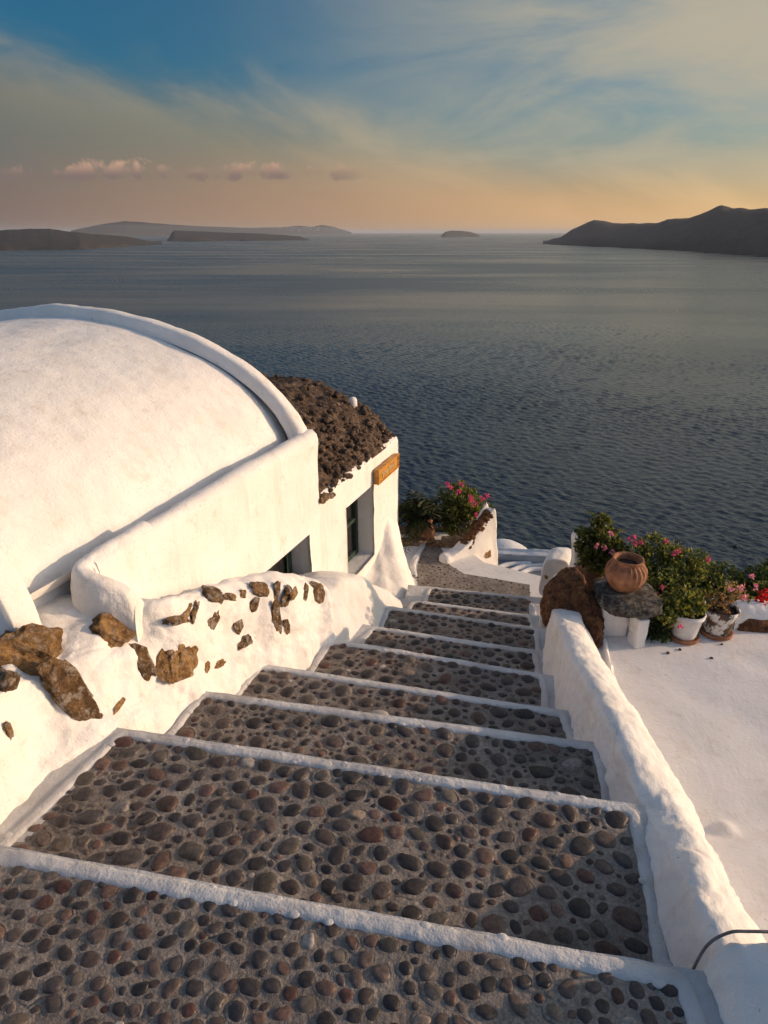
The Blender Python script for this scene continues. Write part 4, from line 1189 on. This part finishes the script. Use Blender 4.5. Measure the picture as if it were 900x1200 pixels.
fz = on(600, 668, (0, 7.3, 0), (0, 1, 0)).z - .1
make('roof', *box_geo((1.4, 6.9, fz - .2), 2.2, 1.7, .4), M['shaded_floor'], lw2, False)
for (x0, y0, x1, y1) in ((572, 672, 622, 661), (586, 676, 640, 663), (603, 677, 645, 668)):
    a_, b_ = at(x0, y0, fz), at(x1, y1, fz); mm = a_.lerp(b_, .5) + Vector((-.03, .09, 0))
    G = Geo(); G.add(*tube(crom([a_, mm, b_], 24), .035, 10, 1.2)); G.build('kerb', M['lower_white'], lw2)

# small buoy
bp_ = at(862, 641, SEA); v_, f_ = lathe([(.05, -.4), (.6, -.3), (.8, .1), (.6, .5), (.15, .7), (.12, 1.3), (.02, 1.35)], 16, bp_)
tag(make('buoy', v_, f_, M['buoy']), 'lone dark buoy floating on the rippled sea', 'buoy')

# ------------------------------------------------------------------ HAZE
v_, f_ = box_geo((0, 28000, 41.5), 184000, 184000, 285)
hz = make('haze', v_, f_, [], None, False)
hm = bpy.data.materials.new('haze_air'); hm.use_nodes = True; nt = hm.node_tree
nt.nodes.remove(nt.nodes['Principled BSDF'])
pv = N(nt, 'ShaderNodeVolumePrincipled'); pv.inputs['Color'].default_value = (.72, .76, .84, 1); pv.inputs['Density'].default_value = 2.0e-5; pv.inputs['Anisotropy'].default_value = .2
nt.links.new(pv.outputs[0], nt.nodes['Material Output'].inputs['Volume'])
hz.data.materials.append(hm)
hz['kind'] = 'stuff'; hz['label'] = 'thin warm evening haze over the sea'; hz['category'] = 'haze'

# ------------------------------------------------------------------ LIGHT
SUN_AZ, SUN_EL = 84.0, 14.0            # azimuth clockwise from the view direction (+Y)
sd = Vector((math.sin(R(SUN_AZ)) * math.cos(R(SUN_EL)), math.cos(R(SUN_AZ)) * math.cos(R(SUN_EL)), math.sin(R(SUN_EL))))
sl = bpy.data.lights.new('sun', 'SUN'); sl.energy = 3.15; sl.angle = R(.55); sl.color = (1.0, .655, .41)
so = bpy.data.objects.new('sun', sl); so.rotation_euler = (-sd).to_track_quat('-Z', 'Y').to_euler(); COL.objects.link(so)

w = bpy.data.worlds.new('World'); scene.world = w; w.use_nodes = True
nt = w.node_tree; bg = nt.nodes['Background']
sky = N(nt, 'ShaderNodeTexSky', sky_type='NISHITA'); sky.sun_disc = False
sky.sun_elevation = R(SUN_EL); sky.sun_rotation = R(SUN_AZ); sky.altitude = 100; sky.air_density = 1.0; sky.dust_density = 3.0; sky.ozone_density = 2.0
bg.inputs['Strength'].default_value = .15
nt.links.new(sky.outputs[0], bg.inputs['Color'])
WORLD_BG, WORLD_SKY = bg, sky
#CLOUDS#
# clouds: a thin veil sheet with a slanting edge, small evening puffs under it, wisps above
gen = N(nt, 'ShaderNodeTexCoord').outputs['Generated']
sx = N(nt, 'ShaderNodeSeparateXYZ'); nt.links.new(gen, sx.inputs[0]); X, Y, Z = sx.outputs
def wvec(a, b_, c_=0.0):
    cb = N(nt, 'ShaderNodeCombineXYZ')
    for i, v in enumerate((a, b_, c_)):
        if hasattr(v, 'is_linked'): nt.links.new(v, cb.inputs[i])
        else: cb.inputs[i].default_value = v
    return cb.outputs[0]
ya = mth(nt, 'MAXIMUM', mth(nt, 'ABSOLUTE', Y), .05)
qx = mth(nt, 'DIVIDE', X, ya); qz = mth(nt, 'DIVIDE', Z, ya)
def vn(vec, sc, det=5, r=.6, dist=0.0):
    n = N(nt, 'ShaderNodeTexNoise', Scale=sc, Detail=det, Roughness=r, Distortion=dist); nt.links.new(vec, n.inputs['Vector']); return n.outputs['Fac']
dt = N(nt, 'ShaderNodeVectorMath', operation='DOT_PRODUCT'); nt.links.new(gen, dt.inputs[0]); dt.inputs[1].default_value = tuple(sd)
SD = dt.outputs['Value']
front = sstep(nt, Y, .05, .45); low_ = mth(nt, 'MULTIPLY', front, sstep(nt, Z, .62, .30))
# clear sky: deeper and bluer about a right angle from the sun
pol = sstep(nt, SD, .75, -.25)
polm = mth(nt, 'MULTIPLY', pol, low_)
base = mixc(nt, polm, sky.outputs[0], mixc(nt, 1.0, sky.outputs[0], (.12, .40, .52), 'MULTIPLY'))
base = mixc(nt, mth(nt, 'MULTIPLY', low_, mth(nt, 'SUBTRACT', 1.0, pol)), base, mixc(nt, 1.0, base, (.42, .56, .57), 'MULTIPLY'))
K = 1 / .15
def kc(c): return tuple(x * K for x in c)
# horizon haze: mauve away from the sun, apricot towards it
side = N(nt, 'ShaderNodeMapRange'); nt.links.new(qx, side.inputs['Value']); side.inputs['From Min'].default_value = -.62; side.inputs['From Max'].default_value = .62
side = side.outputs['Result']
hcol = ramp(nt, side, [(0, (.17, .125, .115)), (.42, (.40, .25, .155)), (.72, (.64, .39, .19)), (1, (.90, .55, .23))])
vcol = ramp(nt, side, [(0, (.135, .14, .125)), (.3, (.20, .19, .145)), (.6, (.42, .32, .19)), (1, (.62, .44, .22))])
hK = mixc(nt, 1.0, hcol, (K, K, K), 'MULTIPLY'); vK = mixc(nt, 1.0, vcol, (K, K, K), 'MULTIPLY')
# veil sheet
E_ = mth(nt, 'SUBTRACT', mth(nt, 'SUBTRACT', Y, mth(nt, 'MULTIPLY', X, 1.18)), mth(nt, 'MULTIPLY', Z, 6.3))
nv1 = vn(wvec(mth(nt, 'ADD', mth(nt, 'MULTIPLY', qx, 1.0), mth(nt, 'MULTIPLY', qz, .5)), mth(nt, 'ADD', mth(nt, 'MULTIPLY', qz, 2.4), mth(nt, 'MULTIPLY', qx, .5))), 4.6, 8, .56, .4)
Ee = mth(nt, 'ADD', E_, mth(nt, 'MULTIPLY', mth(nt, 'SUBTRACT', nv1, .5), .80))
nv2 = vn(wvec(mth(nt, 'ADD', qx, qz), mth(nt, 'ADD', mth(nt, 'MULTIPLY', qz, 3.5), mth(nt, 'MULTIPLY', qx, .9))), 3.0, 6, .6, .3)
veil = mth(nt, 'MULTIPLY', sstep(nt, Ee, -.10, .62), mth(nt, 'ADD', .66, mth(nt, 'MULTIPLY', nv2, .5)))
veil = mth(nt, 'MINIMUM', mth(nt, 'MULTIPLY', veil, front), .93)
# bright lit rim of the sheet
rim = mth(nt, 'MULTIPLY', mth(nt, 'MULTIPLY', sstep(nt, Ee, -.08, .22), mth(nt, 'SUBTRACT', 1.0, sstep(nt, Ee, .22, .9))), mth(nt, 'MULTIPLY', sstep(nt, nv1, .40, .68), front))
vK2 = mixc(nt, sstep(nt, Z, .13, .0), vK, hK)
c = mixc(nt, veil, base, vK2)
rimc = mixc(nt, 1.0, mixc(nt, .35, vcol, (.62, .50, .36)), (K * 1.25, K * 1.25, K * 1.2), 'MULTIPLY')
c = mixc(nt, mth(nt, 'MULTIPLY', rim, .34), c, rimc)
# high thin wisps towards the sun
nw = vn(wvec(mth(nt, 'MULTIPLY', qx, 1.0), mth(nt, 'ADD', mth(nt, 'MULTIPLY', qz, 3.6), mth(nt, 'MULTIPLY', qx, -.35))), 3.2, 8, .62, .5)
wm = mth(nt, 'MULTIPLY', mth(nt, 'MULTIPLY', sstep(nt, nw, .22, .64), sstep(nt, qx, -.25, .35)), mth(nt, 'MULTIPLY', front, sstep(nt, qz, .02, .10)))
c = mixc(nt, mth(nt, 'MULTIPLY', wm, .85), c, kc((.40, .37, .28)))
# the brighter bank in the upper sky on the sun's side
bx = mth(nt, 'MULTIPLY', mth(nt, 'SUBTRACT', qx, .52), 2.2); bz = mth(nt, 'MULTIPLY', mth(nt, 'SUBTRACT', qz, .235), 7.0)
bd_ = mth(nt, 'SQRT', mth(nt, 'ADD', mth(nt, 'MULTIPLY', bx, bx), mth(nt, 'MULTIPLY', bz, bz)))
bk = mth(nt, 'MULTIPLY', sstep(nt, mth(nt, 'SUBTRACT', bd_, mth(nt, 'MULTIPLY', nw, .7)), .55, -.3), front)
c = mixc(nt, mth(nt, 'MULTIPLY', bk, .7), c, kc((.46, .40, .30)))
# horizon haze layer
hz_ = mth(nt, 'MULTIPLY', sstep(nt, Z, .12, -.02), mth(nt, 'MULTIPLY', front, .85))
c = mixc(nt, hz_, c, hK)
# small cumulus puffs low in the sky
pn = vn(wvec(qx, mth(nt, 'MULTIPLY', qz, 1.0), .3), 27, 7, .60, .3)
pg = vn(wvec(qx, 0.0, 4.2), 7, 2, .5)
band_ = mth(nt, 'MULTIPLY', sstep(nt, qz, .054, .070), sstep(nt, qz, .122, .072))
sidem = mth(nt, 'MULTIPLY', sstep(nt, qx, -.62, -.42), sstep(nt, qx, .02, -.12))
pth = mth(nt, 'ADD', mth(nt, 'MULTIPLY', pn, mth(nt, 'ADD', .55, mth(nt, 'MULTIPLY', pg, .9))), mth(nt, 'MULTIPLY', mth(nt, 'SUBTRACT', band_, 1.0), .5))
puff = mth(nt, 'MULTIPLY', sstep(nt, pth, .40, .56), mth(nt, 'MULTIPLY', sidem, front))
pcol = mixc(nt, sstep(nt, qz, .070, .092), (.20 * K, .145 * K, .135 * K), (.62 * K, .37 * K, .25 * K))
c = mixc(nt, mth(nt, 'MULTIPLY', puff, .8), c, pcol)
# a couple of pink scraps high on the left
sn = vn(wvec(qx, mth(nt, 'MULTIPLY', qz, 1.4), 7.7), 7, 6, .6, .2)
sm_ = mth(nt, 'MULTIPLY', mth(nt, 'MULTIPLY', sstep(nt, sn, .60, .74), sstep(nt, qz, .205, .23)), mth(nt, 'MULTIPLY', front, sstep(nt, qx, .15, -.1)))
c = mixc(nt, mth(nt, 'MULTIPLY', sm_, .5), c, kc((.30, .20, .19)))
nt.links.new(c, bg.inputs['Color'])

# ------------------------------------------------------------------ CAMERA / RENDER
cam = bpy.data.cameras.new('camera'); cam.sensor_fit = 'VERTICAL'; cam.sensor_height = 36; cam.lens = F_PX / 1200 * 36
cam.clip_start = .05; cam.clip_end = 150000
co = bpy.data.objects.new('camera', cam); co.location = CAM; co.rotation_euler = (R(90) - PITCH, 0, 0); COL.objects.link(co)
scene.camera = co
scene.view_settings.view_transform = 'Standard'; scene.view_settings.look = 'None'; scene.view_settings.gamma = 1; scene.view_settings.exposure = 0.15
scene.view_settings.use_curve_mapping = False
scene.cycles.max_bounces = 8; scene.cycles.volume_bounces = 1; scene.cycles.use_denoising = True
